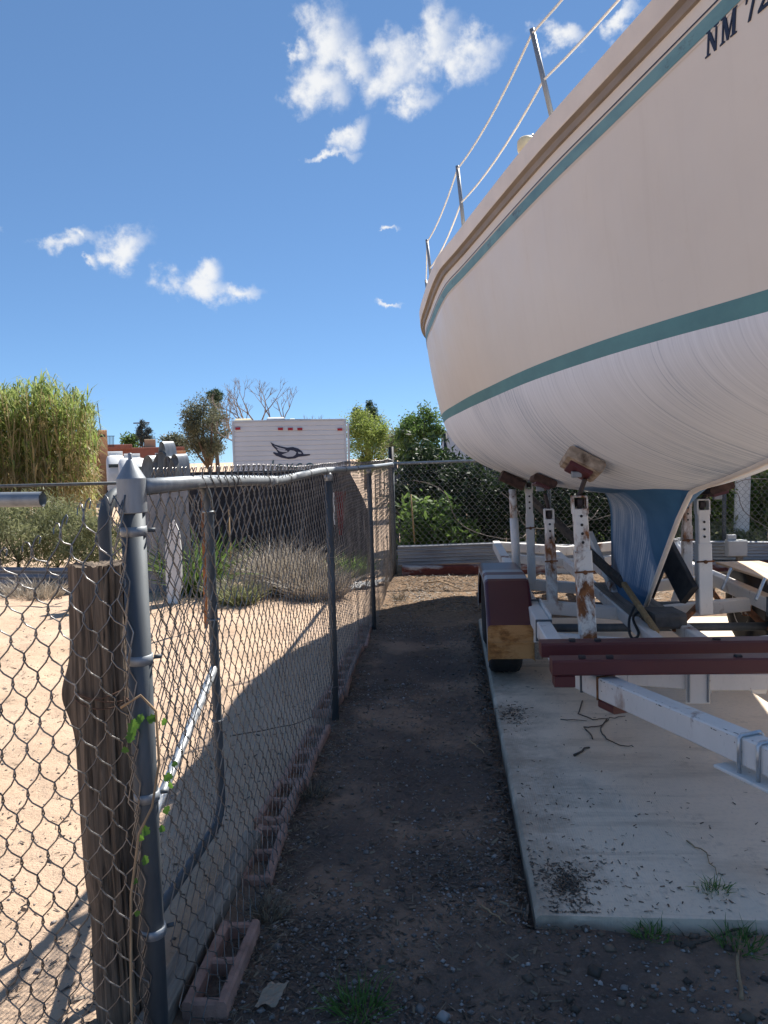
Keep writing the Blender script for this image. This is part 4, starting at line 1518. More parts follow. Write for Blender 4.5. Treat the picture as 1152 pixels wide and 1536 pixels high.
# weathered tree-trunk post lashed beside the end post
rows = []
WPX, WPY = -.945, 1.985
nang = 72
for j in range(90):
    z = -.06 + j * (1.355 / 89)
    row = []
    for k in range(nang + 1):
        a_ = 2 * math.pi * k / nang
        rr_ = .072 + .006 * math.sin(2 * a_ + z * 1.4) + .0075 * float(vnoise(3.0 * math.cos(a_) + 20, z * .8 + 3.0 * math.sin(a_)))
        cr = 1 - min(1, abs(float(vnoise(a_ * 5.3 + .6 * math.sin(z * 3.1) + 1.5 * float(vnoise(z * 2.3, 7.7)), z * 1.3 + 5))) * 5.5)
        rr_ -= .013 * cr ** 2 + .004 * float(vnoise(a_ * 9, z * 2.2)) + .006 * max(0, float(vnoise(a_ * 2.2 + 9, z * 3.1)))
        # knob on one side
        kn = math.exp(-((z - .945) / .075) ** 2) * max(0, math.cos(a_ - math.pi * 1.03)) ** 6
        rr_ += .036 * kn
        rr_ -= .012 * math.exp(-((z - .30) / .12) ** 2) * max(0, math.cos(a_ - 4.2))
        lx = -.008 * math.sin(z * 2.2) + .012 * (1.3 - z)
        row.append((WPX + lx + rr_ * math.cos(a_), WPY + rr_ * .85 * math.sin(a_), z + (.012 * float(vnoise(k * .9, 1.5)) if j == 89 else 0)))
    rows.append(row)
mb = MB().strip([r_ for r_ in rows])
k0 = len(mb.v)
ctr = Vector((0, 0, 0))
for p in rows[-1][:-1]:
    ctr += Vector(p)
ctr /= nang
mb.v.append(tuple(ctr - Vector((0, 0, .012))))
b0 = 89 * (nang + 1)
for k in range(nang):
    mb.f.append((b0 + k, b0 + k + 1, k0))
wp = mb.build('wooden_post', 'old_post', None, False)
tag(wp, 'thick weathered wooden post with a knob, standing behind the sagging mesh', 'post')
lash = MB()
for k, z in enumerate((.945, .93, .955)):
    lash.tube([(WPX + .085 * math.cos(a_) + .008, WPY + .072 * math.sin(a_), z + .012 * math.sin(a_ * 2 + k)) for a_ in np.linspace(0, 2 * math.pi, 20)[:-1]], .0018, 5, True, True)
lash.tube([(WPX + .08, WPY - .05, .945), (NP.x - .02, 1.82, .965)], .0016, 5).build('lashing_wire', 'wire_rust', wp, True)

# vine climbing the end post
VN = thing('vine', 'small green ivy vine twining up the steel end post', 'vine', (NP.x, 1.8, 0))
stem = [(NP.x - .045, 1.775, .0), (NP.x - .04, 1.77, .25), (NP.x - .025, 1.765, .50), (NP.x + .005, 1.76, .66), (NP.x + .035, 1.775, .72), (NP.x + .048, 1.80, .82), (NP.x + .045, 1.805, .95), (NP.x + .02, 1.775, 1.0), (NP.x - .03, 1.772, .97)]
MB().tube(stem, .0035, 6).build('stem', 'vine_stem', VN, True)
VL = [(200, 1090, 18), (210, 1078, 14), (196, 1105, 15), (228, 1078, 13), (246, 1083, 10), (252, 1166, 12), (256, 1178, 9), (250, 1215, 11), (218, 1246, 13), (211, 1257, 9), (243, 1243, 9), (218, 1290, 12), (202, 1322, 8), (188, 1125, 9), (206, 1370, 8), (262, 1146, 8)]
for (u, v_, s_) in VL:
    c_ = PY(u, v_, 1.765 if u < 225 else 1.80)
    sz = s_ / 640 * 1.05
    a_ = random.uniform(0, 6.28)
    n_ = Vector((random.uniform(-.5, .5), -1, random.uniform(0, .8))).normalized()
    ex = Vector((math.cos(a_), 0, math.sin(a_)))
    ex = (ex - n_ * ex.dot(n_)).normalized()
    ey = n_.cross(ex)
    shp = [(0, -.9), (.35, -.8), (.55, -.95), (.85, -.35), (.6, -.1), (.95, .25), (.55, .45), (.35, .85), (0, 1.05), (-.35, .85), (-.55, .45), (-.95, .25), (-.6, -.1), (-.85, -.35), (-.55, -.95), (-.35, -.8)]
    vs_ = [c_ + ex * (x_ * sz * .62) + ey * (y_ * sz * .62) + n_ * (.10 * sz * (abs(x_) - .4)) for x_, y_ in shp] + [c_ - n_ * .06 * sz]
    link_mesh('leaf', vs_, [(k, (k + 1) % 16, 16) for k in range(16)], 'leaf_vine', VN)

# ------------------------------------------------------------------ concrete blocks and timbers along the fence foot
BL, BWD, BHT, WT = .39, .128, .19, .030
BT = -.065      # how far a block is sunk


def block_mesh():
    mb = MB()
    xo, yo = BWD / 2, BL / 2
    cells = [(-yo + WT, -WT / 2), (WT / 2, yo - WT)]
    ch = .008
    outer = [(-xo, -yo), (xo, -yo), (xo, yo), (-xo, yo)]
    # walls as chamfered bars so the cores stay open
    mb.beam((-xo + WT / 2, -yo, 0), (-xo + WT / 2, yo, 0), WT, BHT, (0, 0, 1), ch)
    mb.beam((xo - WT / 2, -yo + .001, .0015), (xo - WT / 2, yo - .001, .0015), WT, BHT, (0, 0, 1), ch)
    for yy in (-yo + WT / 2 + .002, 0, yo - WT / 2 - .002):
        mb.beam((-xo + WT - .002, yy, -.003), (xo - WT + .002, yy, -.003), WT, BHT, (0, 0, 1), ch)
    return mb


bpos = [(2.19, 0, .02), (2.86, .05, -.02), (3.27, -.03, .0), (3.68, .04, -.015), (4.10, 0, -.03), (4.72, -.05, -.02), (5.13, .05, -.01), (5.54, 0, -.02), (5.95, -.05, -.02), (6.36, .05, -.03), (6.78, 0, -.03)]
blk0 = None
for i, (y, rz, dz) in enumerate(bpos):
    if blk0 is None:
        blk0 = block_mesh().build('concrete_block', 'block')
        o = blk0
    else:
        o = blk0.copy()
        COL.objects.link(o)
    o.location = (float(np.interp(y, [2.2, 2.9, 3.6], [-.705, -.755, -.765])) + .010 * math.sin(i * 2.3), y, BT + (.004 if i == 0 else .035) + dz)
    o.rotation_euler = (random.uniform(-.04, .04), random.uniform(-.06, .06), rz)
    ordn = ['first', 'second', 'third', 'fourth', 'fifth', 'sixth', 'seventh', 'eighth', 'ninth', 'tenth', 'eleventh'][i]
    tag(o, 'reddish hollow concrete block, ' + ordn + ' along the fence foot from the pointed-cap post', 'concrete block', 'hollow blocks along the fence foot')
tm = MB().beam((-.835, 1.78, .03), (-.815, 2.95, .035), .075, .075, (0, 0, 1), .012).build('timber', 'old_timber')
tag(tm, 'weathered grey timber lying on the ground beside the hollow blocks', 'timber')

# ------------------------------------------------------------------ back fence
BY = 9.99
BF = thing('chain_link_fence', 'chain-link fence with corrugated skirt across the end of the lane', 'fence', (2.0, BY, 0))
MB().tube([(-.71, BY, 1.476), (1.2, BY + .02, 1.49), (3.5, BY + .03, 1.48), (7.5, BY + .05, 1.47)], .019, 12).build('top_rail', 'galv', BF, True)
for x in (1.30, 3.48, 5.6, 7.5):
    fence_post(BF, x, BY + .03, 1.46, .025)
chain_mesh('chain_link_mesh', (-.70, BY - .03, 0), (1, .005, 0), 6.6, .40, 1.475, .075, .088, .0021, 'wire', BF, lambda u, z: (.01 * vnoise(u * 3, z * 3), .03 * vnoise(u * 1.1, z * 1.3), .03 * vnoise(u * .9, 3.0 + 0 * z)), seed=4)
pan = [(-.66, 1.02, .425, .15), (1.05, 2.75, .405, .15), (2.72, 4.5, .40, .15), (4.46, 6.2, .41, .15)]
for i, (xa, xb, zt, zb) in enumerate(pan):
    rows = []
    for x in np.linspace(xa, xb, 14):
        row = []
        sl_ = .012 * math.sin(x * 2 + i)
        for k in range(41):
            t_ = k / 40
            row.append((x, BY - .075 - .008 * i + .013 * math.cos(t_ * 2 * math.pi * 6.0) + .012 * float(vnoise(x * 1.5, i)), zb + (zt - zb) * t_ + sl_))
        rows.append(row)
    MB().strip(rows).build('corrugated_sheet', 'corrugated', BF, True)
for x in (1.035, 2.74, 4.48):
    MB().box((x, BY - .105, .26), (.035, .02, .36)).build('sheet_batten', 'galv_dark', BF)
sb = thing('sleeper_edging', 'peeling red and white timbers laid along the foot of the back fence', 'edging', (2, 9.8, 0))
for xa, xb, h_ in ((-.60, .62, .16), (.65, 2.4, .15), (2.43, 4.3, .15), (4.33, 6.2, .15)):
    MB().beam((xa, 9.80, h_ / 2 - .005), (xb, 9.82, h_ / 2 - .01), .16, h_ + .02, (0, 0, 1), .014).build('timber', 'beam_red_white', sb)
# tall dark pole behind the corner
o = MB().tube([(-.745, 10.35, -.1), (-.745, 10.35, 1.70)], .035, 12).build('black_pole', 'black_paint', None, True)
tag(o, 'short black pole standing just behind the fence corner', 'pole')
# electrical box on a stub and plastic jugs by the back fence
eb = thing('electrical_box', 'grey outdoor electrical box on a short stub by the back fence', 'electrical box', (3.73, 9.7, 0))
c_ = PY(1104, 822, 9.7)
MB().box(c_, (.23, .12, .20), .0, .012).build('enclosure', 'plastic_grey', eb)
MB().box(c_ + Vector((0, -.066, .0)), (.21, .012, .18), .0, .006).build('lid', 'plastic_grey', eb)
MB().box(c_ + Vector((-.05, .02, .13)), (.10, .06, .07), .0, .01).build('hub', 'plastic_grey', eb)
MB().beam((c_.x + .05, 9.72, -.05), (c_.x + .05, 9.72, c_.z - .09), .07, .07).build('stub', 'old_timber', eb)
for (u, v_, s_) in ((1012, 822, .15), (1022, 829, .11)):
    c_ = PY(u, v_, 9.5)
    j = thing('plastic_jug', ('taller' if u < 1015 else 'shorter') + ' of the two white plastic jugs by the back fence', 'jug', (c_.x, 9.5, 0), 'white jugs by the back fence')
    MB().lathe([(s_ * .46, 0), (s_ * .5, .02), (s_ * .5, .17), (s_ * .42, .21), (s_ * .2, .235), (s_ * .2, .26)], (c_.x, 9.5 + (.12 if u > 1015 else 0), .20), 'Z', 14).build('body', 'plastic_white', j, True)
    MB().lathe([(s_ * .24, 0), (s_ * .24, .025)], (c_.x, 9.5 + (.12 if u > 1015 else 0), .46), 'Z', 12).build('lid', 'plastic_grey', j, True)
    MB().box((c_.x, 9.5 + (.12 if u > 1015 else 0), .085), (.13, .13, .23), 0, .01).build('base_block', 'grey_block', j)

# ------------------------------------------------------------------ plants


def leaf_quads(C, size, aspect=.4, up=0.0, jitter=.35, dirs=None):
    """diamond leaves at the points C, each with its own direction"""
    n_ = len(C)
    d = RNG.normal(size=(n_, 3)) if dirs is None else dirs + RNG.normal(size=(n_, 3)) * jitter
    d[:, 2] += up
    d /= np.linalg.norm(d, axis=1, keepdims=True) + 1e-9
    s_ = RNG.normal(size=(n_, 3))
    s_ -= d * (s_ * d).sum(1, keepdims=True)
    s_ /= np.linalg.norm(s_, axis=1, keepdims=True) + 1e-9
    L = size * RNG.uniform(.6, 1.3, (n_, 1))
    Wd = L * aspect * .5
    m_ = C + d * L * .45
    return np.stack([C, m_ + s_ * Wd, C + d * L, m_ - s_ * Wd], 1)


def crown_points(n, centre, rad, clumps, spread=.30, shell=.55):
    """points in uneven clumps through an ellipsoid"""
    cc = RNG.normal(size=(clumps, 3))
    cc /= np.linalg.norm(cc, axis=1, keepdims=True)
    cc *= (shell + (1 - shell) * RNG.random((clumps, 1)) ** .6) * RNG.uniform(.55, 1.0, (clumps, 1))
    wgt = RNG.uniform(.4, 1.6, clumps)
    idx = RNG.choice(clumps, n, p=wgt / wgt.sum())
    sc_ = RNG.uniform(.5, 1.2, clumps)[idx][:, None]
    p = cc[idx] + RNG.normal(size=(n, 3)) * spread * sc_ * np.array([1, 1, .75])
    return np.array(centre)[None, :] + p * np.array(rad)[None, :], cc * np.array(rad)[None, :] + np.array(centre)[None, :]


def grow_trunk(mb, base, tips, r, n=7):
    """tapered trunk that forks to the clump centres"""
    base = Vector(base)
    top_ = Vector((sum(t_[0] for t_ in tips) / len(tips), sum(t_[1] for t_ in tips) / len(tips), min(t_[2] for t_ in tips)))
    fork = base.lerp(top_, .55) + Vector((random.uniform(-.1, .1) * r * 8, 0, 0))
    mid = base.lerp(fork, .5) + Vector((random.uniform(-1, 1) * r * 1.2, random.uniform(-1, 1) * r, 0))
    mb.tube([base - Vector((0, 0, .15)), mid, fork], [r * 1.25, r * .95, r * .8], n)
    for t_ in tips:
        t_ = Vector(t_)
        m2 = fork.lerp(t_, .5) + Vector((random.uniform(-1, 1), random.uniform(-1, 1), random.uniform(0, 1))) * (t_ - fork).length * .12
        mb.tube([fork, m2, t_], [r * .6, r * .35, r * .12], 5)
    return fork


def tree(name, label, base, centre, rad, mat, nleaf, lsize, clumps=26, trunk_r=.12, group=None, aspect=.45, cat='tree', up=0.0, bark='bark', spread=.30, kind='crown', extra=None):
    o = thing(name, label, cat, base, group)
    P, cc = crown_points(nleaf, centre, rad, clumps, spread)
    P[:, 2] = np.maximum(P[:, 2], base[2] + .05)
    mb = MB()
    sel = cc[RNG.choice(len(cc), min(10, len(cc)), replace=False)]
    grow_trunk(mb, base, [tuple(c) for c in sel], trunk_r)
    mb.build('trunk', bark, o, True)
    Q = leaf_quads(P, lsize, aspect, up)
    quads_obj(kind, Q, mat, o)
    return o


def treepx(name, label, u0_, u1_, vtop, vbot, Y, mat, nleaf, lsize, zbase=0.0, **kw):
    a_, b_ = PY(u0_, 690, Y), PY(u1_, 690, Y)
    zt = PY((u0_ + u1_) / 2, vtop, Y).z
    zb = PY((u0_ + u1_) / 2, vbot, Y).z
    cx_ = (a_.x + b_.x) / 2
    w_ = (b_.x - a_.x) / 2
    return tree(name, label, (cx_, Y, zbase), (cx_, Y, (zt + zb) / 2), (w_ * .92, w_ * .92, (zt - zb) / 2), mat, nleaf, lsize, **kw)


# --- far trees
treepx('olive_tree', 'grey-green rounded tree with open branches beside the travel trailer', 270, 358, 588, 692, 40, 'leaf_olive', 17000, .115, clumps=70, trunk_r=.16, spread=.17)
treepx('pine_tree', 'dark pine top rising behind the grey-green tree', 312, 342, 581, 612, 52, 'leaf_pine', 4000, .18, clumps=20, spread=.18, trunk_r=.15, aspect=.2)
treepx('pine_tree', 'small blue-grey conifer behind the reddish house', 204, 232, 632, 672, 60, 'leaf_bluepine', 4000, .17, clumps=22, spread=.18, trunk_r=.1, aspect=.25, up=.6)
treepx('leafy_tree', 'round green tree beside the blue-grey conifer', 184, 212, 652, 685, 62, 'leaf_mid', 1800, .28, clumps=14)
treepx('olive_tree', 'low grey-green tree between the tan chimney box and the larger tree', 244, 284, 648, 690, 56, 'leaf_olive', 2600, .24, clumps=20)
treepx('palo_verde_tree', 'feathery yellow-green tree beside the travel trailer', 508, 600, 612, 715, 30, 'leaf_light', 15000, .09, clumps=70, trunk_r=.08, spread=.17)
treepx('pine_tree', 'dark green pine showing above the yellow-green tree', 524, 574, 598, 650, 38, 'leaf_pine', 8000, .13, clumps=26, spread=.16, trunk_r=.12, aspect=.3)
treepx('desert_willow', 'bushy green tree behind the fence corner and boat stern', 586, 672, 608, 715, 20, 'leaf_mid', 13000, .08, clumps=60, trunk_r=.06, spread=.17)
treepx('leafy_tree', 'olive-brown thin tree between the yellow-green and bushy green trees', 578, 616, 632, 700, 25, 'leaf_shrub', 2200, .10, clumps=18, trunk_r=.05)
for k, (u, v, y, lab) in enumerate([(760, 640, 30, 'leafy green tree beyond the pale wall, hidden by the hull'), (1000, 640, 26, 'broad green tree far behind the keel'), (1180, 640, 24, 'tall green tree far behind the electrical box')]):
    treepx('leafy_tree', lab, u - 75, u + 75, v, 720, y, 'leaf_mid', 4500, .14, clumps=30)
# bare tree behind the travel trailer
bt = thing('bare_tree', 'leafless grey tree standing behind the travel trailer', 'tree', (PY(395, 690, 34).x, 34, 0))
mb = MB()


def twig_grow(mb, p, d, ln, r, depth):
    q = p + d * ln
    mb.tube([p, p.lerp(q, .5) + Vector((random.uniform(-1, 1), 0, random.uniform(-1, 1))) * ln * .06, q], [r, r * .8, r * .6], 5 if depth > 2 else 3, False)
    if depth == 0:
        return
    for k in range(random.choice((2, 3, 3))):
        a_ = Vector((random.uniform(-1, 1), random.uniform(-.8, .8), random.uniform(-.15, .75)))
        nd = (d * .9 + a_ * .75).normalized()
        twig_grow(mb, q, nd, ln * random.uniform(.55, .82), r * .58, depth - 1)


b0 = Vector((PY(395, 690, 34).x, 34, -.1))
mb.tube([b0, b0 + Vector((.05, 0, 1.8))], [.18, .14], 8)
for a_ in (-1.0, -.55, -.1, .4, .95):
    twig_grow(mb, b0 + Vector((.05, 0, 1.75)), Vector((math.sin(a_), random.uniform(-.3, .3), math.cos(a_) * .9)).normalized(), 1.18, .085, 5)
mb.build('branches', 'bare_branch', bt)

# --- giant reeds
rt = thing('reed_thicket', 'tall dense thicket of green and straw-coloured giant reeds', 'reeds', (-11, 20.5, 0))
sq, lq, dq = [], [], []
for i in range(430):
    Y = RNG.uniform(19.2, 22.5)
    u = RNG.uniform(-60, 140)
    X = PY(u, 690, Y).x
    env = np.interp(u, [-60, 0, 20, 45, 75, 100, 125, 140, 150], [575, 600, 592, 583, 586, 598, 612, 628, 650])
    env += RNG.uniform(-6, 46) if RNG.random() < .85 else RNG.uniform(-16, 0)
    zt = PY(u, env, Y).z
    lean = RNG.normal(size=2) * .16
    r = RNG.uniform(.010, .018)
    pts = [np.array([X + lean[0] * t_ ** 2, Y + lean[1] * t_ ** 2, zt * t_]) for t_ in (0, .33, .66, 1.0)]
    for a_, b_ in zip(pts[:-1], pts[1:]):
        for ang in (0, 1.57):
            s_ = np.array([math.cos(ang), math.sin(ang), 0]) * r
            sq.append([a_ - s_, a_ + s_, b_ + s_ * .8, b_ - s_ * .8])
    for k in range(24):
        t_ = RNG.uniform(.18, 1.0) if k < 19 else RNG.uniform(.9, 1.0)
        p = np.array([X + lean[0] * t_ ** 2, Y + lean[1] * t_ ** 2, zt * t_])
        az = RNG.uniform(0, 2 * math.pi)
        ln = RNG.uniform(.28, .66)
        d1 = np.array([math.cos(az) * .55, math.sin(az) * .55, RNG.uniform(.5, 1.2)])
        d1 /= np.linalg.norm(d1)
        d2 = d1 + np.array([0, 0, -RNG.uniform(.4, 1.6)])
        d2 /= np.linalg.norm(d2)
        s_ = np.array([-math.sin(az), math.cos(az), 0]) * RNG.uniform(.012, .024)
        q = p + d1 * ln * .55
        e = q + d2 * ln * .5
        tgt = dq if RNG.random() < (0.75 - t_ * .85) + .10 else lq
        tgt.append([p - s_ * .6, p + s_ * .6, q + s_, q - s_])
        tgt.append([q - s_, q + s_, e + s_ * .1, e - s_ * .1])
for nm, arr, mt in (('stalks', sq, 'reed_dry'), ('dry_leaves', dq, 'reed_dry'), ('leaves', lq, 'leaf_reed')):
    quads_obj(nm, np.array(arr), mt, rt)['kind'] = 'stuff'

# --- shrubs on the left, behind the low corrugated strip
for k, (u, v, y, hw, mt, lab) in enumerate([(25, 752, 10.4, .75, 'leaf_shrub', 'grey-green feathery shrub at the open end of the corrugated strip'),
                                            (80, 742, 10.9, .70, 'leaf_shrub', 'tallest grey-green feathery shrub behind the left corrugated strip'),
                                            (135, 772, 10.3, .55, 'leaf_shrub', 'low grey-green shrub behind the wooden post'),
                                            (-60, 748, 10.7, .8, 'leaf_shrub', 'wide grey-green shrub at the far end of the corrugated strip')]):
    c_ = PY(u, v, y)
    tree('shrub', lab, (c_.x, y, 0), (c_.x, y, c_.z * .52), (hw, hw * .8, c_.z * .52), mt, 6500, .085, clumps=40, trunk_r=.02, group='shrubs behind the left strip', aspect=.16, cat='shrub', up=.9, spread=.22, kind='foliage')

# --- hedge of shrubs behind the back fence
hd = [(-.15, 10.9, .55, .95, 'leaf_mid', 4200, 'light green shrub with broad leaves just behind the fence corner', .13),
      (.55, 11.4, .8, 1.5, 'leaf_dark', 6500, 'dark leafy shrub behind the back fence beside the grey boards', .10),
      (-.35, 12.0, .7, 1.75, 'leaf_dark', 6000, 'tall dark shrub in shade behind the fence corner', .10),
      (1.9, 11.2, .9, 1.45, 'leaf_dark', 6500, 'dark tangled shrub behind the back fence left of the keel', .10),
      (2.9, 11.6, .9, 1.7, 'leaf_mid', 6000, 'green bushy shrub behind the back fence right of the keel', .10),
      (4.0, 11.5, 1.0, 2.1, 'leaf_mid', 6500, 'tall sunlit green shrub behind the electrical box', .11),
      (5.2, 11.4, 1.0, 2.2, 'leaf_shrub', 5500, 'pale olive shrub beyond the electrical box', .11),
      (3.4, 10.7, .8, .55, 'leaf_shrub', 3200, 'low dry shrub at the foot of the back fence near the electrical box', .09)]
for (x, y, w_, h_, mt, n_, lab, ls) in hd:
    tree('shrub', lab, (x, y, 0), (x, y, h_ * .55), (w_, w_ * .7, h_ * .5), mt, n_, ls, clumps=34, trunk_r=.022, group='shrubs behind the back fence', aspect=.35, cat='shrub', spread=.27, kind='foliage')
# bare vine stems and a cane in front of the hedge
vs_ = thing('dead_vine', 'pale leafless vine stems strung through the back fence', 'vine', (.5, 10.2, .3))
for k in range(5):
    x0_ = -.45 + k * 1.05
    pts = []
    for j in range(14):
        pts.append((x0_ + j * .11 + .12 * math.sin(j * .7 + k), 10.16 + .05 * math.sin(j + k), 1.0 + .25 * math.cos(j * .33 + k * 1.3) - .03 * j))
    MB().tube(pts, .0055, 5).build('stem', 'bare_branch', vs_, True)
o = MB().tube([PY(616, 742, 10.3), PY(622, 815, 10.3)], .011, 7).build('cane', 'yellow_stick', None, True)
tag(o, 'straight tan cane standing upright behind the fence corner', 'cane')
# board fence behind the hedge
bfn = thing('board_fence', 'grey vertical board fence in shade behind the hedge', 'fence', (3, 12.9, 0))
bd0 = MB().beam((0, 0, -.05), (0, 0, 1.5), .155, .022, (0, 1, 0), .003).build('board', 'fence_board', bfn)
for k in range(52):
    o = bd0 if k == 0 else bd0.copy()
    if k:
        COL.objects.link(o)
    o.parent = bfn
    o.matrix_parent_inverse = Matrix()
    o.location = (-3.9 + k * .162, .012 * (k % 2), random.uniform(-.03, .03))
    o.rotation_euler = (0, random.uniform(-.008, .008), 0)
for z in (.35, 1.2):
    MB().beam((-.95, 12.94, z), (7.4, 12.94, z), .04, .08).build('rail', 'fence_board', bfn)
c_ = PY(1111, 742, 10.7)
o = MB().beam((c_.x, 10.7, -.1), (c_.x + .03, 10.7, 1.30), .19, .08, (0, 1, 0), .02).build('pale_post', 'white_board', None)
tag(o, 'pale weathered slab post standing among shrubs behind the electrical box', 'post')

# ------------------------------------------------------------------ left yard: strip, sheets, tarp
ls_ = thing('corrugated_strip', 'low dark corrugated metal strip with a wire-strung pipe rail along the left yard', 'fence', (-6, 9.1, 0))
for i, (xa, xb) in enumerate(((-8.6, -6.4), (-6.42, -4.02))):
    rows = []
    for x in np.linspace(xa, xb, 16):
        rows.append([(x, 9.1 + .012 * i + .012 * math.cos(k / 24 * 2 * math.pi * 4), -.02 + .33 * k / 24 + .01 * math.sin(x * 3)) for k in range(25)])
    MB().strip(rows).build('corrugated_sheet', 'sheet_metal', ls_, True)
MB().tube([(-9, 9.2, 1.31), (-6, 9.2, 1.325), (-3.75, 9.2, 1.33)], .02, 10).build('top_rail', 'galv_dark', ls_, True)
for x in (-8.4, -6.2, -3.95):
    fence_post(ls_, x, 9.2, 1.33, .02)
sm_ = thing('sheet_metal_panel', 'tall dark grey sheet-metal panel with curled strips on its top edge', 'metal panel', (-3.3, 8.9, 0))
rows = [[(-3.62 + .55 * t_ / 14, 8.92 + .012 * math.sin(t_ * 1.6), z) for t_ in range(15)] for z in np.linspace(-.03, 1.36, 4)]
MB().strip(rows).build('sheet', 'sheet_metal', sm_, True)
for (u0_, u1_, vt, ph) in ((222, 243, 683, 0), (236, 262, 678, .4), (247, 262, 662, 0), (255, 275, 684, -.3), (262, 279, 681, .2)):
    a_, b_ = PY(u0_, 708, 9.0), PY(u1_, 708, 9.0)
    zt = PY((u0_ + u1_) / 2, vt, 9.0).z
    rows = []
    for k in range(15):
        t_ = math.pi * k / 14
        x = (a_.x + b_.x) / 2 - math.cos(t_) * (b_.x - a_.x) / 2
        z = 1.33 + (zt - 1.33) * math.sin(t_) ** .7
        rows.append([(x + ph * .08 * math.sin(t_) - .03, 8.86, z), (x + ph * .08 * math.sin(t_) + .05, 9.0, z - .02 * math.cos(t_))])
    MB().strip(rows).build('curled_strip', 'galv', sm_, True)
# black shade cloth on posts, curved free edge
tp = thing('shade_cloth', 'large black shade cloth hung on posts in front of the travel trailer', 'shade cloth', (-2.4, 10.8, 0))
rows = []
for j in range(26):
    z = 1.405 * (1 - j / 25)
    xr = -1.40 + .33 * math.sin(min(1, (1.42 - z) / 1.0) * math.pi / 2) - .10 * max(0, (.45 - z) / .45)
    row = []
    for k in range(46):
        x = -3.75 + (xr + 3.75) * k / 45
        wv_ = .05 * math.sin(x * 6 + z) * (1 - .3 * z) + .03 * float(vnoise(x * 4, z * 3))
        row.append((x, 10.8 + wv_, z + .015 * math.sin(x * 3.1) * (j == 0) + .0))
    rows.append(row)
MB().strip(rows).build('cloth', 'tarp', tp, True)
for x in (-3.72, -2.6, -1.45):
    fence_post(tp, x, 10.88, 1.405, .02, 'black_paint')
MB().tube([(-3.75, 10.86, 1.405), (-1.3, 10.86, 1.405)], .012, 8).build('top_wire', 'galv_dark', tp, True)
# dead branches leaning on the cloth
db = thing('dead_branches', 'brown dead branches leaning against the black shade cloth', 'branches', (-2.8, 10.6, 0))
for (u, v, u2, v2) in ((385, 715, 330, 850), (395, 735, 360, 815), (345, 765, 352, 855), (372, 725, 300, 820), (330, 740, 298, 830), (430, 760, 420, 800), (455, 770, 452, 830)):
    a_, b_ = PY(u, v, 10.65), PY(u2, v2, 10.45)
    m_ = a_.lerp(b_, .5) + Vector((random.uniform(-.05, .05), 0, random.uniform(-.04, .04)))
    MB().tube([a_, m_, b_, Vector((b_.x + (b_.x - a_.x) * .1, 10.4, -.02))], [.006, .010, .013, .014], 6).build('branch', 'bare_branch', db, True)
# white board standing on end
c_ = PY(262, 905, 8.2)
poly = [(-.075, 0), (.02, -.02), (.085, .18), (.095, .55), (.075, .80), (.02, .93), (-.03, .90), (-.09, .62), (-.095, .25)]
o = MB().prism(poly, lambda a_, b_, d_: (c_.x + a_ - .02 * b_, 8.2 + d_ + .10 * b_, b_), .022).build('white_board', 'white_board')
tag(o, 'weathered white pointed board standing on end in the yard', 'board')
o = MB().tube([PY(303, 712, 7.0), (PY(303, 800, 7.0).x, 7.0, -.05)], .018, 10).build('rusty_stake', 'rust', None, True)
tag(o, 'rusty thin pipe stake standing in the sand before the shade cloth', 'stake')
o = MB().tube([PY(343, 765, 8.8), (PY(347, 880, 8.8).x, 8.8, -.03)], .010, 7).build('cane', 'yellow_stick', None, True)
tag(o, 'thin tan cane standing upright in the sandy yard', 'cane')


def brush(name, label, c, hw, h_, n_, mat, blade=.006, cat='brush', curve=.4, kind='stems', group=None):
    o = thing(name, label, cat, c, group)
    q = []
    for i in range(n_):
        az = RNG.uniform(0, 2 * math.pi)
        rr = math.sqrt(RNG.random()) * .55
        b_ = np.array([c[0] + hw * rr * math.cos(az), c[1] + hw * .7 * rr * math.sin(az), c[2] - .02])
        out = np.array([math.cos(az) * rr * 1.6 + RNG.normal() * .25, math.sin(az) * rr * 1.6 + RNG.normal() * .25, 1.0])
        out /= np.linalg.norm(out)
        ln = h_ * RNG.uniform(.45, 1.1)
        m_ = b_ + out * ln * .55
        e = m_ + (out + np.array([RNG.normal() * curve, RNG.normal() * curve, -RNG.random() * curve])) * ln * .45
        s_ = np.cross(out, RNG.normal(size=3))
        s_ = s_ / (np.linalg.norm(s_) + 1e-9) * blade
        q.append([b_ - s_, b_ + s_, m_ + s_ * .8, m_ - s_ * .8])
        q.append([m_ - s_ * .8, m_ + s_ * .8, e + s_ * .15, e - s_ * .15])
    quads_obj(kind, np.array(q), mat, o)
    return o


brush('dry_brush', 'tallest pale dry brush clump in front of the shade cloth', (-1.95, 8.9, 0), .55, .72, 1500, 'dry_brush', .005)
brush('dry_brush', 'lower pale dry brush clump beside the white rags', (-1.50, 8.5, 0), .5, .45, 1100, 'dry_brush', .005)
brush('dry_brush', 'small pale dry brush clump at the edge of the bare sand', (-2.35, 8.4, 0), .4, .36, 700, 'dry_brush', .005)
brush('weed', 'grey-green weed growing in the sand beside the dry brush', (PY(352, 900, 8.0).x, 8.1, 0), .28, .34, 420, 'leaf_shrub', .007, 'weed')
brush('weed', 'green leafy weed at the foot of the shade cloth', (-1.35, 9.9, 0), .4, .38, 500, 'leaf_mid', .012, 'weed')
brush('weed', 'green weed growing against the grey sheet-metal panel', (-2.95, 8.75, 0), .25, .9, 260, 'leaf_mid', .012, 'weed')
brush('dry_brush', 'brown dry brush under the left grey-green shrubs', (-5.0, 8.8, 0), .6, .3, 500, 'dry_brush', .005)
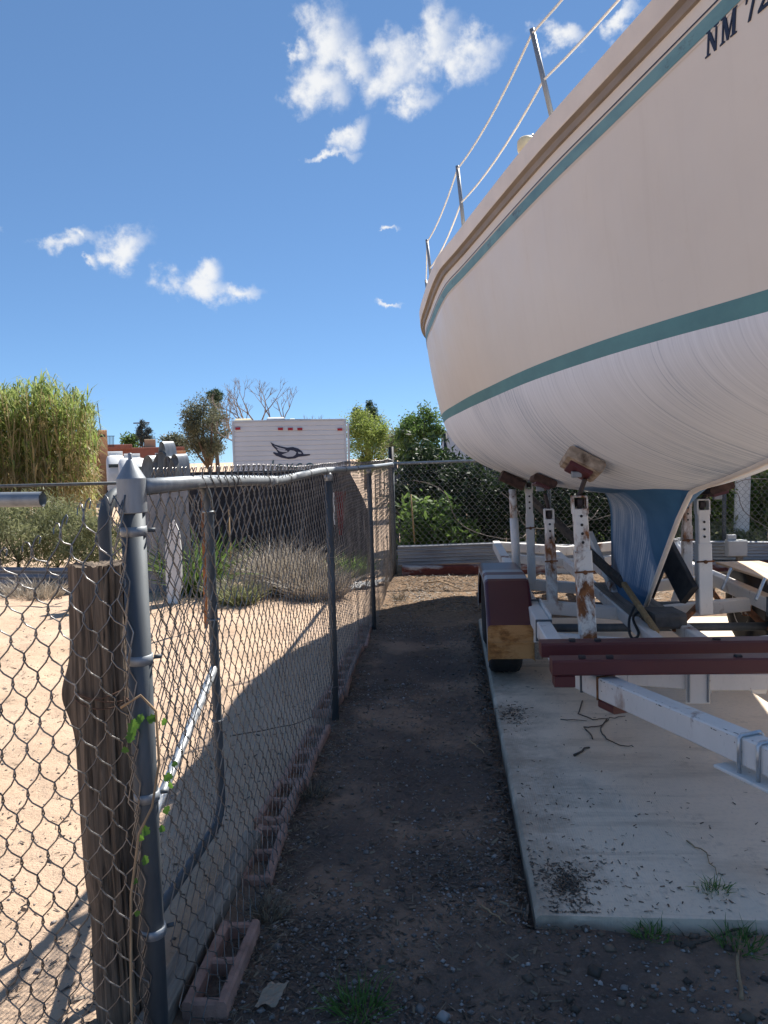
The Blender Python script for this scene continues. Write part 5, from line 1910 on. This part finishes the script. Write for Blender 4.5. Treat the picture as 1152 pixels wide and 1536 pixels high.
# crumpled white rags along the fence foot
rows = []
for j in range(10):
    row = []
    for k in range(50):
        t_ = k / 49
        x = -1.75 + 1.0 * t_
        y = 8.45 + .95 * t_ + (j - 4.5) * .026
        row.append((x, y + .02 * float(vnoise(k * .7, j * .9)), .015 + .05 * abs(float(vnoise(k * .45 + 4, j * .5))) * 2 + .05 * math.exp(-((j - 4.5) / 2.6) ** 2) * (.5 + float(vnoise(k * .3, 2.2)))))
    rows.append(row)
tag(MB().strip(rows).build('white_rag', 'rag', None, True), 'long crumpled white plastic sheet lying in the yard along the fence', 'plastic sheet')
# red folded pennant tied to the mesh just past the first line post
rp = thing('red_pennant', 'dark red folded pennant hanging on the fence beside the first line post', 'pennant', (-.73, 5.22, 1.3))
rows = []
for j in range(9):
    t_ = j / 8
    w_ = .040 * (1 - .72 * t_)
    rows.append([(-.735 + w_ * 2.0 * (k / 6 - .5), 5.22 + .012 * math.sin(k * 2.3 + t_), 1.335 - .30 * t_) for k in range(7)])
MB().strip(rows).build('cloth', 'red_cloth', rp, True)
MB().strip([[(-.785 + .008 * k, 5.2, 1.33 - .22 * j / 5) for k in range(3)] for j in range(6)]).build('strap', 'rag', rp, True)

# ------------------------------------------------------------------ travel trailer
RY = 18.0
rv = thing('travel_trailer', 'white travel trailer with ribbed siding and dark bird emblem on its back', 'travel trailer', (PY(435, 690, RY).x, RY, 0))
xa, xb = PY(353, 660, RY).x, PY(518, 660, RY).x
zt, zb = PY(435, 631, RY).z, .42
rows = []
nrib = 18
prof_z = []
for k in range(nrib):
    z0_, z1_ = zb + (zt - zb) * k / nrib, zb + (zt - zb) * (k + 1) / nrib
    prof_z += [(z0_, 0.0), (z0_ + .010, -.010), (z1_ - .022, -.006), (z1_ - .004, 0.006)]
prof_z.append((zt, 0))
rows = [[(x, RY + d_, z) for x in np.linspace(xa, xb, 3)] for z, d_ in prof_z]
MB().strip(rows).build('back_wall', 'rv_siding', rv)
MB().strip([[(xa + (xb - xa) * t_, RY + y_, zt + .035 * math.sin(math.pi * t_)) for t_ in np.linspace(0, 1, 9)] for y_ in (-.02, 3, 6.2)]).build('roof', 'rv_trim', rv)
for x in (xa, xb):
    MB().strip([[(x, RY, z), (x, RY + 6.2, z)] for z in (zb, zt)]).build('side_wall', 'rv_siding', rv)
    MB().beam((x, RY - .01, zb), (x, RY - .01, zt + .01), .05, .03, (0, 1, 0)).build('corner_trim', 'rv_trim', rv)
MB().strip([[(xa, RY + 6.2, z), (xb, RY + 6.2, z)] for z in (zb, zt)]).build('front_wall', 'rv_siding', rv)
MB().beam((xa, RY - .012, zt + .005), (xb, RY - .012, zt + .005), .03, .04).build('roof_trim', 'rv_trim', rv)
MB().beam((xb + .075, RY + .05, zb), (xb + .075, RY + .05, zt - .08), .05, .05, (0, 1, 0)).build('awning_arm', 'rv_trim', rv)
MB().beam((xa + .1, RY - .12, zb - .02), (xb - .1, RY - .12, zb - .02), .10, .10).build('bumper', 'galv_dark', rv)
for u in (359, 420.5, 435, 449, 509):
    c_ = PY(u, 643.5, RY - .03)
    MB().box(c_, (.115, .03, .058), 0, .012).build('marker_light', 'red_lens', rv)
for (u0_, u1_, v, mt, hgt) in ((367, 393, 630, 'plastic_cream', .09), (413, 441, 630, 'plastic_white', .11), (447, 455, 630, 'plastic_white', .07), (396, 402, 631, 'plastic_white', .03)):
    a_, b_ = PY(u0_, v, RY + .9), PY(u1_, v, RY + .9)
    w_ = (b_.x - a_.x)
    rr = [[(a_.x + w_ * (.5 + (s_ - .5) * f_), RY + .9 + .5 * (t_ - .5) * f_, zt + .02 + hgt * g_) for s_ in np.linspace(0, 1, 7)] for t_, f_, g_ in ((0, 1, 0), (0.05, .95, .7), (.2, .8, 1.0), (.8, .8, 1.0), (.95, .95, .7), (1, 1, 0))]
    MB().strip(rr).build('roof_vent', mt, rv, True)
    sd = [[rr[i][0] for i in range(6)], [rr[i][-1] for i in range(6)]]
for x in (xa + .12, xb - .12):
    for y in (RY + 2.6, RY + 3.4):
        MB().lathe([(.10, -.1), (.28, -.1), (.33, -.06), (.33, .06), (.28, .1), (.10, .1)], (x, y, .33), 'X', 20).build('wheel', 'rubber', rv, True)


def rvp(x, y, d_):     # emblem drawing coordinates -> back wall
    p = PY(340 + x / 6.06, 620 + y / 6.06, RY - .014)
    return (p.x, RY - .014 - d_, p.z)


em = [(400, 262), (440, 285), (490, 300), (550, 312), (600, 306), (648, 320), (682, 345), (697, 372), (755, 370), (752, 382), (700, 390), (650, 396), (620, 410), (560, 416), (500, 404), (450, 385), (424, 362), (428, 352), (470, 362), (452, 332), (420, 300)]
eo = MB().prism(em, rvp, .006).build('emblem', 'navy', rv)
MB().prism([(455, 322), (500, 330), (548, 340), (552, 352), (510, 352), (480, 345)], lambda x, y, d_: rvp(x, y, d_ + .007), .004).build('emblem_feather', 'logo_grey', eo)
MB().prism([(430, 292), (480, 312), (535, 326), (530, 333), (470, 322)], lambda x, y, d_: rvp(x, y, d_ + .007), .004).build('emblem_feather', 'logo_grey', eo)
MB().prism([(500, 376), (560, 352), (575, 335), (610, 340), (632, 355), (622, 378), (600, 392), (550, 396)], lambda x, y, d_: rvp(x, y, d_ + .007), .004).build('emblem_body', 'logo_grey', eo)
MB().prism([(645, 350), (672, 356), (678, 366), (650, 368)], lambda x, y, d_: rvp(x, y, d_ + .007), .004).build('emblem_head', 'logo_grey', eo)
cu = bpy.data.curves.new('lettering', 'FONT')
cu.body = 'Jayco'
cu.extrude = .004
cu.size = .38
cu.shear = .25
cu.space_character = 1.3
to_ = bpy.data.objects.new('lettering_curve', cu)
COL.objects.link(to_)
bpy.context.view_layer.update()
dg = bpy.context.evaluated_depsgraph_get()
tme = bpy.data.meshes.new_from_object(to_.evaluated_get(dg))
bpy.data.objects.remove(to_)
lp = PY(404, 707, RY - .02)
tme.transform(Matrix.Translation((lp.x, RY - .02, lp.z)) @ Matrix.Rotation(math.pi / 2, 4, 'X'))
tme.materials.clear()
tme.materials.append(MATS['logo_teal'])
lo_ = bpy.data.objects.new('lettering', tme)
COL.objects.link(lo_)
lo_.parent = rv
lo_.matrix_parent_inverse = rv.matrix_world.inverted()

rv.rotation_euler.z = R_(13.5)

# ------------------------------------------------------------------ houses, parked vehicles, poles
HY = 34.0
xr = PY(162, 680, HY).x
h1 = thing('adobe_house', 'orange stucco flat-roofed house behind the giant reeds', 'house', (xr, HY, 0))
zt = PY(150, 645, HY).z
xl = xr - 5.5


def stucco_box(xa_, xb_, ya_, yb_, z0_, z1_, name, mat, par):
    return MB().box(((xa_ + xb_) / 2, (ya_ + yb_) / 2, (z0_ + z1_) / 2), (xb_ - xa_, yb_ - ya_, z1_ - z0_), 0, .05).build(name, mat, par)


stucco_box(PY(151, 680, HY).x, xr, HY, HY + 7, -.2, zt, 'corner_pier', 'stucco', h1)
stucco_box(xl, PY(151, 680, HY).x - .003, HY + .35, HY + 6.9, -.2, zt - .03, 'wall', 'stucco', h1)
stucco_box(xl, PY(151, 680, HY).x - .006, HY + .02, HY + .34, PY(145, 655, HY).z, zt - .06, 'parapet', 'stucco', h1)
for (ua, ub) in ((127, 138), (139.5, 150)):
    for (va, vb) in ((666, 673), (677, 692), (695, 701)):
        a_, b_ = PY(ua, va, HY + .33), PY(ub, vb, HY + .33)
        w_ = MB().box(((a_.x + b_.x) / 2, HY + .33, (a_.z + b_.z) / 2), (b_.x - a_.x, .06, a_.z - b_.z), 0, .01).build('window', 'window_frame', h1)
        MB().box(((a_.x + b_.x) / 2, HY + .30, (a_.z + b_.z) / 2), ((b_.x - a_.x) - .07, .02, (a_.z - b_.z) - .07), 0, .004).build('pane', 'glass', w_)
a_, b_ = PY(127, 702, HY + .3), PY(150, 722, HY + .3)
MB().box(((a_.x + b_.x) / 2, HY + .31, (a_.z + b_.z) / 2), (b_.x - a_.x, .05, a_.z - b_.z), 0, .01).build('door_panel', 'pale_wall', h1)
MB().box((PY(154, 654, HY).x, HY - .0, PY(154, 654, HY).z), (.24, .05, .10), 0, .005).build('canale_opening', 'black_paint', h1)
h1.rotation_euler.z = R_(27)
HY2 = 50.0
h2 = thing('stucco_house', 'low dark red stucco house with a tan chimney block', 'house', (PY(216, 680, HY2).x, HY2, 0))
stucco_box(PY(158, 680, HY2).x, PY(274, 680, HY2).x, HY2, HY2 + 7, -.2, PY(215, 671, HY2).z, 'wall', 'stucco_red', h2)
stucco_box(PY(157, 680, HY2).x, PY(200, 680, HY2).x, HY2 - .3, HY2 - .005, PY(175, 675, HY2).z, PY(175, 667, HY2).z, 'parapet', 'stucco_red', h2)
stucco_box(PY(217, 680, HY2).x, PY(233, 680, HY2).x, HY2 + 1, HY2 + 2, 2.0, PY(225, 658, HY2).z, 'chimney', 'stucco_tan', h2)
stucco_box(PY(258, 680, HY2).x, PY(275, 680, HY2).x, HY2 - .6, HY2 - .31, -.2, PY(262, 676, HY2).z, 'porch_wall', 'stucco', h2)
for u in (236, 250):
    a_ = PY(u, 685, HY2)
    w_ = MB().box((a_.x, HY2 - .02, a_.z), (.42, .06, .5), 0, .01).build('window', 'window_frame', h2)
    MB().box((a_.x, HY2 - .06, a_.z), (.34, .02, .42), 0, .004).build('pane', 'glass', w_)
h2.rotation_euler.z = R_(21)
rl = thing('roof_railing', 'thin black railing on the roof beside the orange house', 'railing', (PY(166, 665, 48).x, 48, 2))
for k in range(6):
    u = 160 + k * 2.1
    MB().tube([PY(u, 670, 48), PY(u, 654, 48)], .02, 5).build('baluster', 'black_paint', rl)
for v in (654, 669):
    MB().tube([PY(159, v, 48), PY(172, v, 48)], .02, 5).build('rail', 'black_paint', rl)


def camper(name, label, u0_, u1_, vt, Y, ln, front):
    a_, b_ = PY(u0_, 700, Y), PY(u1_, 700, Y)
    zt_ = PY((u0_ + u1_) / 2, vt, Y).z
    o = thing(name, label, 'camper', ((a_.x + b_.x) / 2, Y, 0))
    w_ = b_.x - a_.x
    rr = []
    for y_, s_, zt2, zb2 in ((0, .86, .55, .5), (.08, .95, .68, .42), (.55, 1, .95, .4), (.9, 1, 1.0, .4), (ln - .1, 1, 1.0, .4), (ln, .94, .95, .45)):
        cx_ = (a_.x + b_.x) / 2
        h2_ = w_ / 2 * s_
        z1_ = zt_ * zt2
        rr.append([(cx_ - h2_ * .9, Y + y_, zb2), (cx_ - h2_, Y + y_, zb2 + .12), (cx_ - h2_, Y + y_, z1_ - .2), (cx_ - h2_ * .86, Y + y_, z1_ - .05), (cx_ - h2_ * .5, Y + y_, z1_), (cx_ + h2_ * .5, Y + y_, z1_), (cx_ + h2_ * .86, Y + y_, z1_ - .05), (cx_ + h2_, Y + y_, z1_ - .2), (cx_ + h2_, Y + y_, zb2 + .12), (cx_ + h2_ * .9, Y + y_, zb2)])
    mb_ = MB().strip(rr)
    mb_.f.append(tuple(range(9, -1, -1)))
    mb_.build('body', 'plastic_white', o, True)
    cx_ = (a_.x + b_.x) / 2
    MB().beam((cx_ - w_ * .36, Y + .17, zt_ * .74), (cx_ + w_ * .36, Y + .17, zt_ * .74), .02, zt_ * .20, (0, -.8, .6)).build('windscreen', 'glass', o)
    MB().box((cx_, Y + 1.6, zt_ + .07), (.6, .8, .18), 0, .05).build('roof_unit', 'plastic_white', o)
    for sx_ in (-1, 1):
        for y_ in (.9, ln - .9):
            MB().lathe([(.08, -.09), (.28, -.09), (.32, -.05), (.32, .05), (.28, .09), (.08, .09)], (cx_ + sx_ * w_ * .42, Y + y_, .32), 'X', 18).build('wheel', 'rubber', o, True)
        MB().box((cx_ + sx_ * w_ * .38, Y + .03, .75), (.16, .05, .10), 0, .02).build('headlight', 'glass', o)
    o.rotation_euler.z = R_(23)
    return o


camper('camper_van', 'white camper van with rounded front parked by the reddish house', 179, 219, 686, 28, 4.5, True)
camper('camper_van', 'low white camper partly hidden beside the orange house', 160, 186, 682, 31, 4.0, True)
for (u, vt, Y, r, lab) in ((212, 630, 64, .09, 'wooden utility pole with a cross arm beyond the reddish house'), (668, 650, 24, .055, 'slim black pole in front of the pale wall')):
    a_ = PY(u, vt, Y)
    o = thing('utility_pole', lab, 'pole', (a_.x, Y, 0))
    MB().tube([(a_.x, Y, -.1), (a_.x, Y, a_.z)], r, 8).build('shaft', 'bark' if Y > 50 else 'black_paint', o, True)
    if Y > 50:
        MB().beam((a_.x - .7, Y, a_.z - .25), (a_.x + .7, Y, a_.z - .25), .09, .1).build('cross_arm', 'bark', o)
a_ = PY(146, 605, 36)
o = MB().tube([(a_.x + .15, 36, 2.5), (a_.x, 36, a_.z)], .022, 5).build('antenna', 'galv_dark')
tag(o, 'thin whip antenna rising behind the orange house parapet', 'antenna')
pw = thing('pale_building', 'pale blue-white building wall behind the boat stern', 'building', (0, 27, 0))
stucco_box(PY(662, 680, 26).x, PY(760, 680, 26).x, 26, 30, -.2, PY(700, 648, 26).z, 'wall', 'pale_wall', pw)
MB().beam((PY(660, 680, 26).x, 25.97, PY(700, 648, 26).z), (PY(762, 680, 26).x, 25.97, PY(700, 648, 26).z), .12, .10).build('roof_edge', 'rv_trim', pw)

# ------------------------------------------------------------------ litter on the ground


def bits(name, label, cat, P, size, mat, flat=.35, aspect=.3, kind='stuff'):
    """small loose pieces lying on the ground: thin bent chips"""
    n_ = len(P)
    az = RNG.uniform(0, 2 * math.pi, n_)
    d = np.stack([np.cos(az), np.sin(az), RNG.normal(size=n_) * .12], 1)
    s_ = np.stack([-np.sin(az), np.cos(az), RNG.normal(size=n_) * flat], 1)
    L = size * RNG.uniform(.4, 1.5, (n_, 1))
    A = P - d * L * .5
    B = P + d * L * .5
    Wd = L * aspect * .5 * RNG.uniform(.5, 1.3, (n_, 1))
    up = np.array([0, 0, 1.0])[None, :] * L * RNG.uniform(0, .25, (n_, 1))
    Q = np.stack([A - s_ * Wd, A + s_ * Wd, B + s_ * Wd * .6 + up, B - s_ * Wd * .6 + up], 1)
    o = quads_obj(name, Q, mat)
    return tag(o, label, cat, None, kind)


def pebbles(name, label, cat, P, size, mat):
    n_ = len(P)
    base = np.array([[1, 0, 0], [0, 1, 0], [-1, 0, 0], [0, -1, 0], [0, 0, .7], [.0, 0, -.5]], float)
    tri = np.array([[0, 1, 4], [1, 2, 4], [2, 3, 4], [3, 0, 4], [1, 0, 5], [2, 1, 5], [3, 2, 5], [0, 3, 5]])
    az = RNG.uniform(0, 6.28, n_)
    sc_ = size * RNG.lognormal(0, .45, n_)
    V_ = base[None] * RNG.uniform(.6, 1.3, (n_, 6, 1))
    c_, s_ = np.cos(az), np.sin(az)
    X = V_[:, :, 0] * c_[:, None] - V_[:, :, 1] * s_[:, None]
    Y = V_[:, :, 0] * s_[:, None] + V_[:, :, 1] * c_[:, None]
    V_ = np.stack([X, Y, V_[:, :, 2]], -1) * sc_[:, None, None] + P[:, None, :]
    F_ = (tri[None] + (np.arange(n_) * 6)[:, None, None]).reshape(-1, 3)
    me = bpy.data.meshes.new(name)
    me.vertices.add(n_ * 6)
    me.vertices.foreach_set('co', V_.astype(np.float32).ravel())
    me.loops.add(F_.size)
    me.loops.foreach_set('vertex_index', F_.astype(np.int32).ravel())
    me.polygons.add(len(F_))
    me.polygons.foreach_set('loop_start', np.arange(0, F_.size, 3, dtype=np.int32))
    me.polygons.foreach_set('loop_total', np.full(len(F_), 3, dtype=np.int32))
    me.materials.append(MATS[mat])
    me.update(calc_edges=True)
    o = bpy.data.objects.new(name, me)
    COL.objects.link(o)
    return tag(o, label, cat, None, 'stuff')


def scatter(n_, xa_, xb_, ya_, yb_, dens=None):
    """y density falls with distance so near ground is well covered"""
    X = RNG.uniform(xa_, xb_, n_ * 3)
    t_ = RNG.random(n_ * 3)
    Y = ya_ * (yb_ / ya_) ** t_
    keep = (vnoise(X * 2.2 + 5, Y * 2.2) + .5 + .25 * vnoise(X * 7, Y * 7)) > RNG.uniform(.15, .85, n_ * 3)
    on = ~((X > SLAB[0] - .01) & (Y > SLAB[2] - .01) & (Y < SLAB[3]))
    k = np.where(keep & on)[0][:n_]
    X, Y = X[k], Y[k]
    return np.stack([X, Y, ground_z(X, Y) + .002], 1)


pebbles('gravel', 'dark gravel strewn over the dirt lane', 'gravel', scatter(15000, -.72, 2.4, 1.3, 9.5), .0048, 'pebble')
pebbles('clods', 'brown earth clods along the front of the slab', 'clods', scatter(1100, .1, 2.4, 1.5, 2.44), .010, 'litter')
bits('lane_litter', 'straw and leaf litter scattered over the lane', 'litter', scatter(9000, -.72, .34, 1.3, 9.7), .020, 'litter', .35, .35)
bits('dry_straw', 'pale straw bits scattered over the lane', 'straw', scatter(1900, -.72, .34, 1.3, 9.7), .028, 'straw_leaf', .4, .10)
bits('straw_mulch', 'sunlit straw mulch heaped before the back fence', 'straw', np.concatenate([scatter(100, -.6, 3.0, 8.0, 9.7), np.stack([(xx := RNG.uniform(-.6, 3.2, 5200)), (yy := RNG.uniform(7.6, 9.7, 5200)), ground_z(xx, yy) + .006], 1)]), .045, 'straw_leaf', .5, .13)
XX, YY = -.70 + np.abs(RNG.normal(size=4200)) * .09, 1.3 * (8 / 1.3) ** RNG.random(4200)
bits('fence_litter', 'dead grass and leaves caught along the fence foot', 'litter', np.stack([XX, YY, ground_z(XX, YY) + .008], 1), .024, 'straw_leaf', .8, .09)
XX, YY = RNG.uniform(-4.5, -.9, 3800), 1.6 * (9 / 1.6) ** RNG.random(3800)
bits('yard_litter', 'bark and straw litter on the pale sand', 'litter', np.stack([XX, YY, ground_z(XX, YY) + .003], 1), .022, 'litter', .4, .3)
XX, YY = RNG.uniform(-4.5, -.9, 3000), 1.6 * (9 / 1.6) ** RNG.random(3000)
pebbles('yard_gravel', 'small stones on the pale sandy yard', 'gravel', np.stack([XX, YY, ground_z(XX, YY) + .001], 1), .0045, 'pebble')
# debris on the slab, thicker towards its left and front edges
n_ = 800
XX = SLAB[0] + .02 + RNG.exponential(.33, n_)
YY = SLAB[2] + .03 + RNG.random(n_) ** 1.4 * 3.2
sel = RNG.random(n_) < .5
YY = np.where(sel, YY, SLAB[2] + .03 + RNG.exponential(.30, n_))
XX = np.where(sel, XX, SLAB[0] + .03 + RNG.random(n_) * 1.6)
k_ = XX < 2.4
bits('slab_litter', 'dark leaf crumbs scattered on the concrete slab', 'litter', np.stack([XX, YY, np.full(n_, SLAB[4] + .002)], 1)[k_], .013, 'litter', .3, .35)
# matted dirt patches at the slab corner
aa = RNG.uniform(0, 6.28, 1000)
rr = np.abs(RNG.normal(size=1000)) * (.09 + .04 * np.sin(aa * 3))
XX = np.maximum(SLAB[0] + .02, SLAB[0] + .13 + rr * np.cos(aa) * .8)
YY = np.maximum(SLAB[2] + .02, SLAB[2] + .20 + rr * np.sin(aa) * 1.3)
bits('corner_litter', 'mat of dark debris at the slab corner', 'litter', np.stack([XX, YY, np.full(1000, SLAB[4] + .002)], 1), .012, 'litter', .5, .35)
XX = PZ(770, 1072, .045).x + RNG.normal(size=260) * .05
YY = PZ(770, 1072, .045).y + RNG.normal(size=260) * .10
bits('edge_litter', 'small patch of debris near the tyre on the slab', 'litter', np.stack([XX, YY, np.full(260, SLAB[4] + .002)], 1), .015, 'litter', .5, .35)

XX, YY = RNG.uniform(-.68, .25, 420), 1.35 * (8 / 1.35) ** RNG.random(420)
bits('dead_leaves', 'curled dead leaves lying on the lane', 'leaves', np.stack([XX, YY, ground_z(XX, YY) + .006], 1), .024, 'straw_leaf', .9, .26)
XX, YY = SLAB[0] - .015 - np.abs(RNG.normal(size=1500)) * .05, SLAB[2] + RNG.random(1500) * 4.5
bits('slab_edge_litter', 'dark litter drifted against the left edge of the slab', 'litter', np.stack([XX, YY, ground_z(XX, YY) + .006], 1), .024, 'litter', .7, .25)
# twigs that can be told apart
TW = [([(875, 1052), (868, 1072), (890, 1080), (910, 1078)], .045, 'short dark twig on the slab near the tyre', .004),
      ([(840, 1080), (880, 1081)], .045, 'straight thin twig on the slab near the tyre', .003),
      ([(890, 1108), (876, 1092), (900, 1090), (915, 1078), (938, 1074)], .045, 'forked dark twig lying on the slab', .004),
      ([(910, 1078), (900, 1098), (915, 1112), (935, 1120), (950, 1120)], .045, 'curved dark twig lying on the slab', .004),
      ([(860, 1133), (884, 1121)], .045, 'stubby dark stick lying on the slab', .007),
      ([(1030, 1262), (1058, 1280), (1075, 1312)], .045, 'thin pale stem on the slab by the grass tuft', .003),
      ([(1112, 1500), (1108, 1440), (1118, 1380)], .01, 'pale bent stem in front of the slab', .006),
      ([(1020, 1422), (1060, 1412), (1115, 1392)], .01, 'brown root lying in front of the slab', .006),
      ([(720, 1360), (745, 1375), (762, 1388)], .01, 'forked straw stem on the lane near the slab corner', .004),
      ([(700, 1105), (712, 1118), (726, 1130)], .006, 'pale short straw on the lane beside the slab', .004),
      ([(770, 1268), (765, 1310), (775, 1345)], .006, 'thin twig along the slab edge', .003),
      ([(635, 875), (660, 872), (690, 884)], .06, 'pale stick lying before the back fence', .010),
      ([(345, 1105), (440, 1088), (470, 1075)], .01, 'long thin twig in the yard shadow', .004)]
for pts, z, lab, r in TW:
    P = [PZ(u, v, z + .004) for u, v in pts]
    sm = []
    for p, q in zip(P[:-1], P[1:]):
        for k in range(4):
            w_ = p.lerp(q, k / 4)
            sm.append(w_ + Vector((random.uniform(-1, 1), random.uniform(-1, 1), random.uniform(0, 1))) * .006)
    sm.append(P[-1])
    pale = 'pale' in lab or 'straw' in lab
    tag(MB().tube(sm, [r * (1 - .5 * i / len(sm)) for i in range(len(sm))], 6).build('twig', 'vine_stem' if pale else 'twig', None, True), lab, 'twig', 'twigs on the ground')
# grass tufts
for (u, v, z, hw, h_, n_, lab, mt) in ((1070, 1335, .045, .06, .07, 90, 'green grass tuft growing on the slab', 'grass'),
                                       (1072, 1338, .045, .09, .05, 40, 'dry grass mixed into the green tuft on the slab', 'straw_leaf'),
                                       (540, 1510, .0, .10, .12, 130, 'green grass tuft in the middle of the lane', 'grass'),
                                       (845, 1390, .0, .09, .07, 90, 'small green weed tuft at the slab corner', 'grass'),
                                       (975, 1412, .0, .08, .08, 80, 'low green weed tuft before the slab edge', 'grass'),
                                       (1110, 1425, .0, .12, .09, 100, 'straggly green weed before the slab edge near the bent stem', 'grass'),
                                       (970, 1343, .045, .03, .02, 25, 'tiny green sprout on the slab', 'grass'),
                                       (1050, 1400, .0, .15, .10, 70, 'dry grass clump before the slab edge', 'straw_leaf'),
                                       (470, 1190, .02, .12, .10, 90, 'dry grass clump at the fence foot near the first line post', 'straw_leaf'),
                                       (400, 1370, .02, .10, .10, 90, 'dry grass clump beside the first hollow block', 'straw_leaf'),
                                       (600, 900, .02, .12, .16, 70, 'dry grass clump at the fence corner', 'straw_leaf')):
    c_ = PZ(u, v, z)
    brush('grass_tuft', lab, (c_.x, c_.y, z + (0 if z > .03 else gz(c_.x, c_.y))), hw, h_, n_, mt, .0022, 'grass', .5, 'blades')
# scrap of brown paper by the blocks
c_ = PZ(402, 1495, .02)
rows = []
for j in range(7):
    rows.append([(c_.x + (k - 3) * .010 + .004 * j + .006 * float(vnoise(k, j)), c_.y + (j - 3) * .011 + .008 * float(vnoise(k + 9, j * 1.3)), gz(c_.x, c_.y) + .012 + .03 * abs(float(vnoise(k * .8 + 3, j * .8))) + .004 * j) for k in range(7)])
tag(MB().strip(rows).build('paper_scrap', 'paper', None, False), 'crumpled brown paper scrap beside the first hollow block', 'paper')
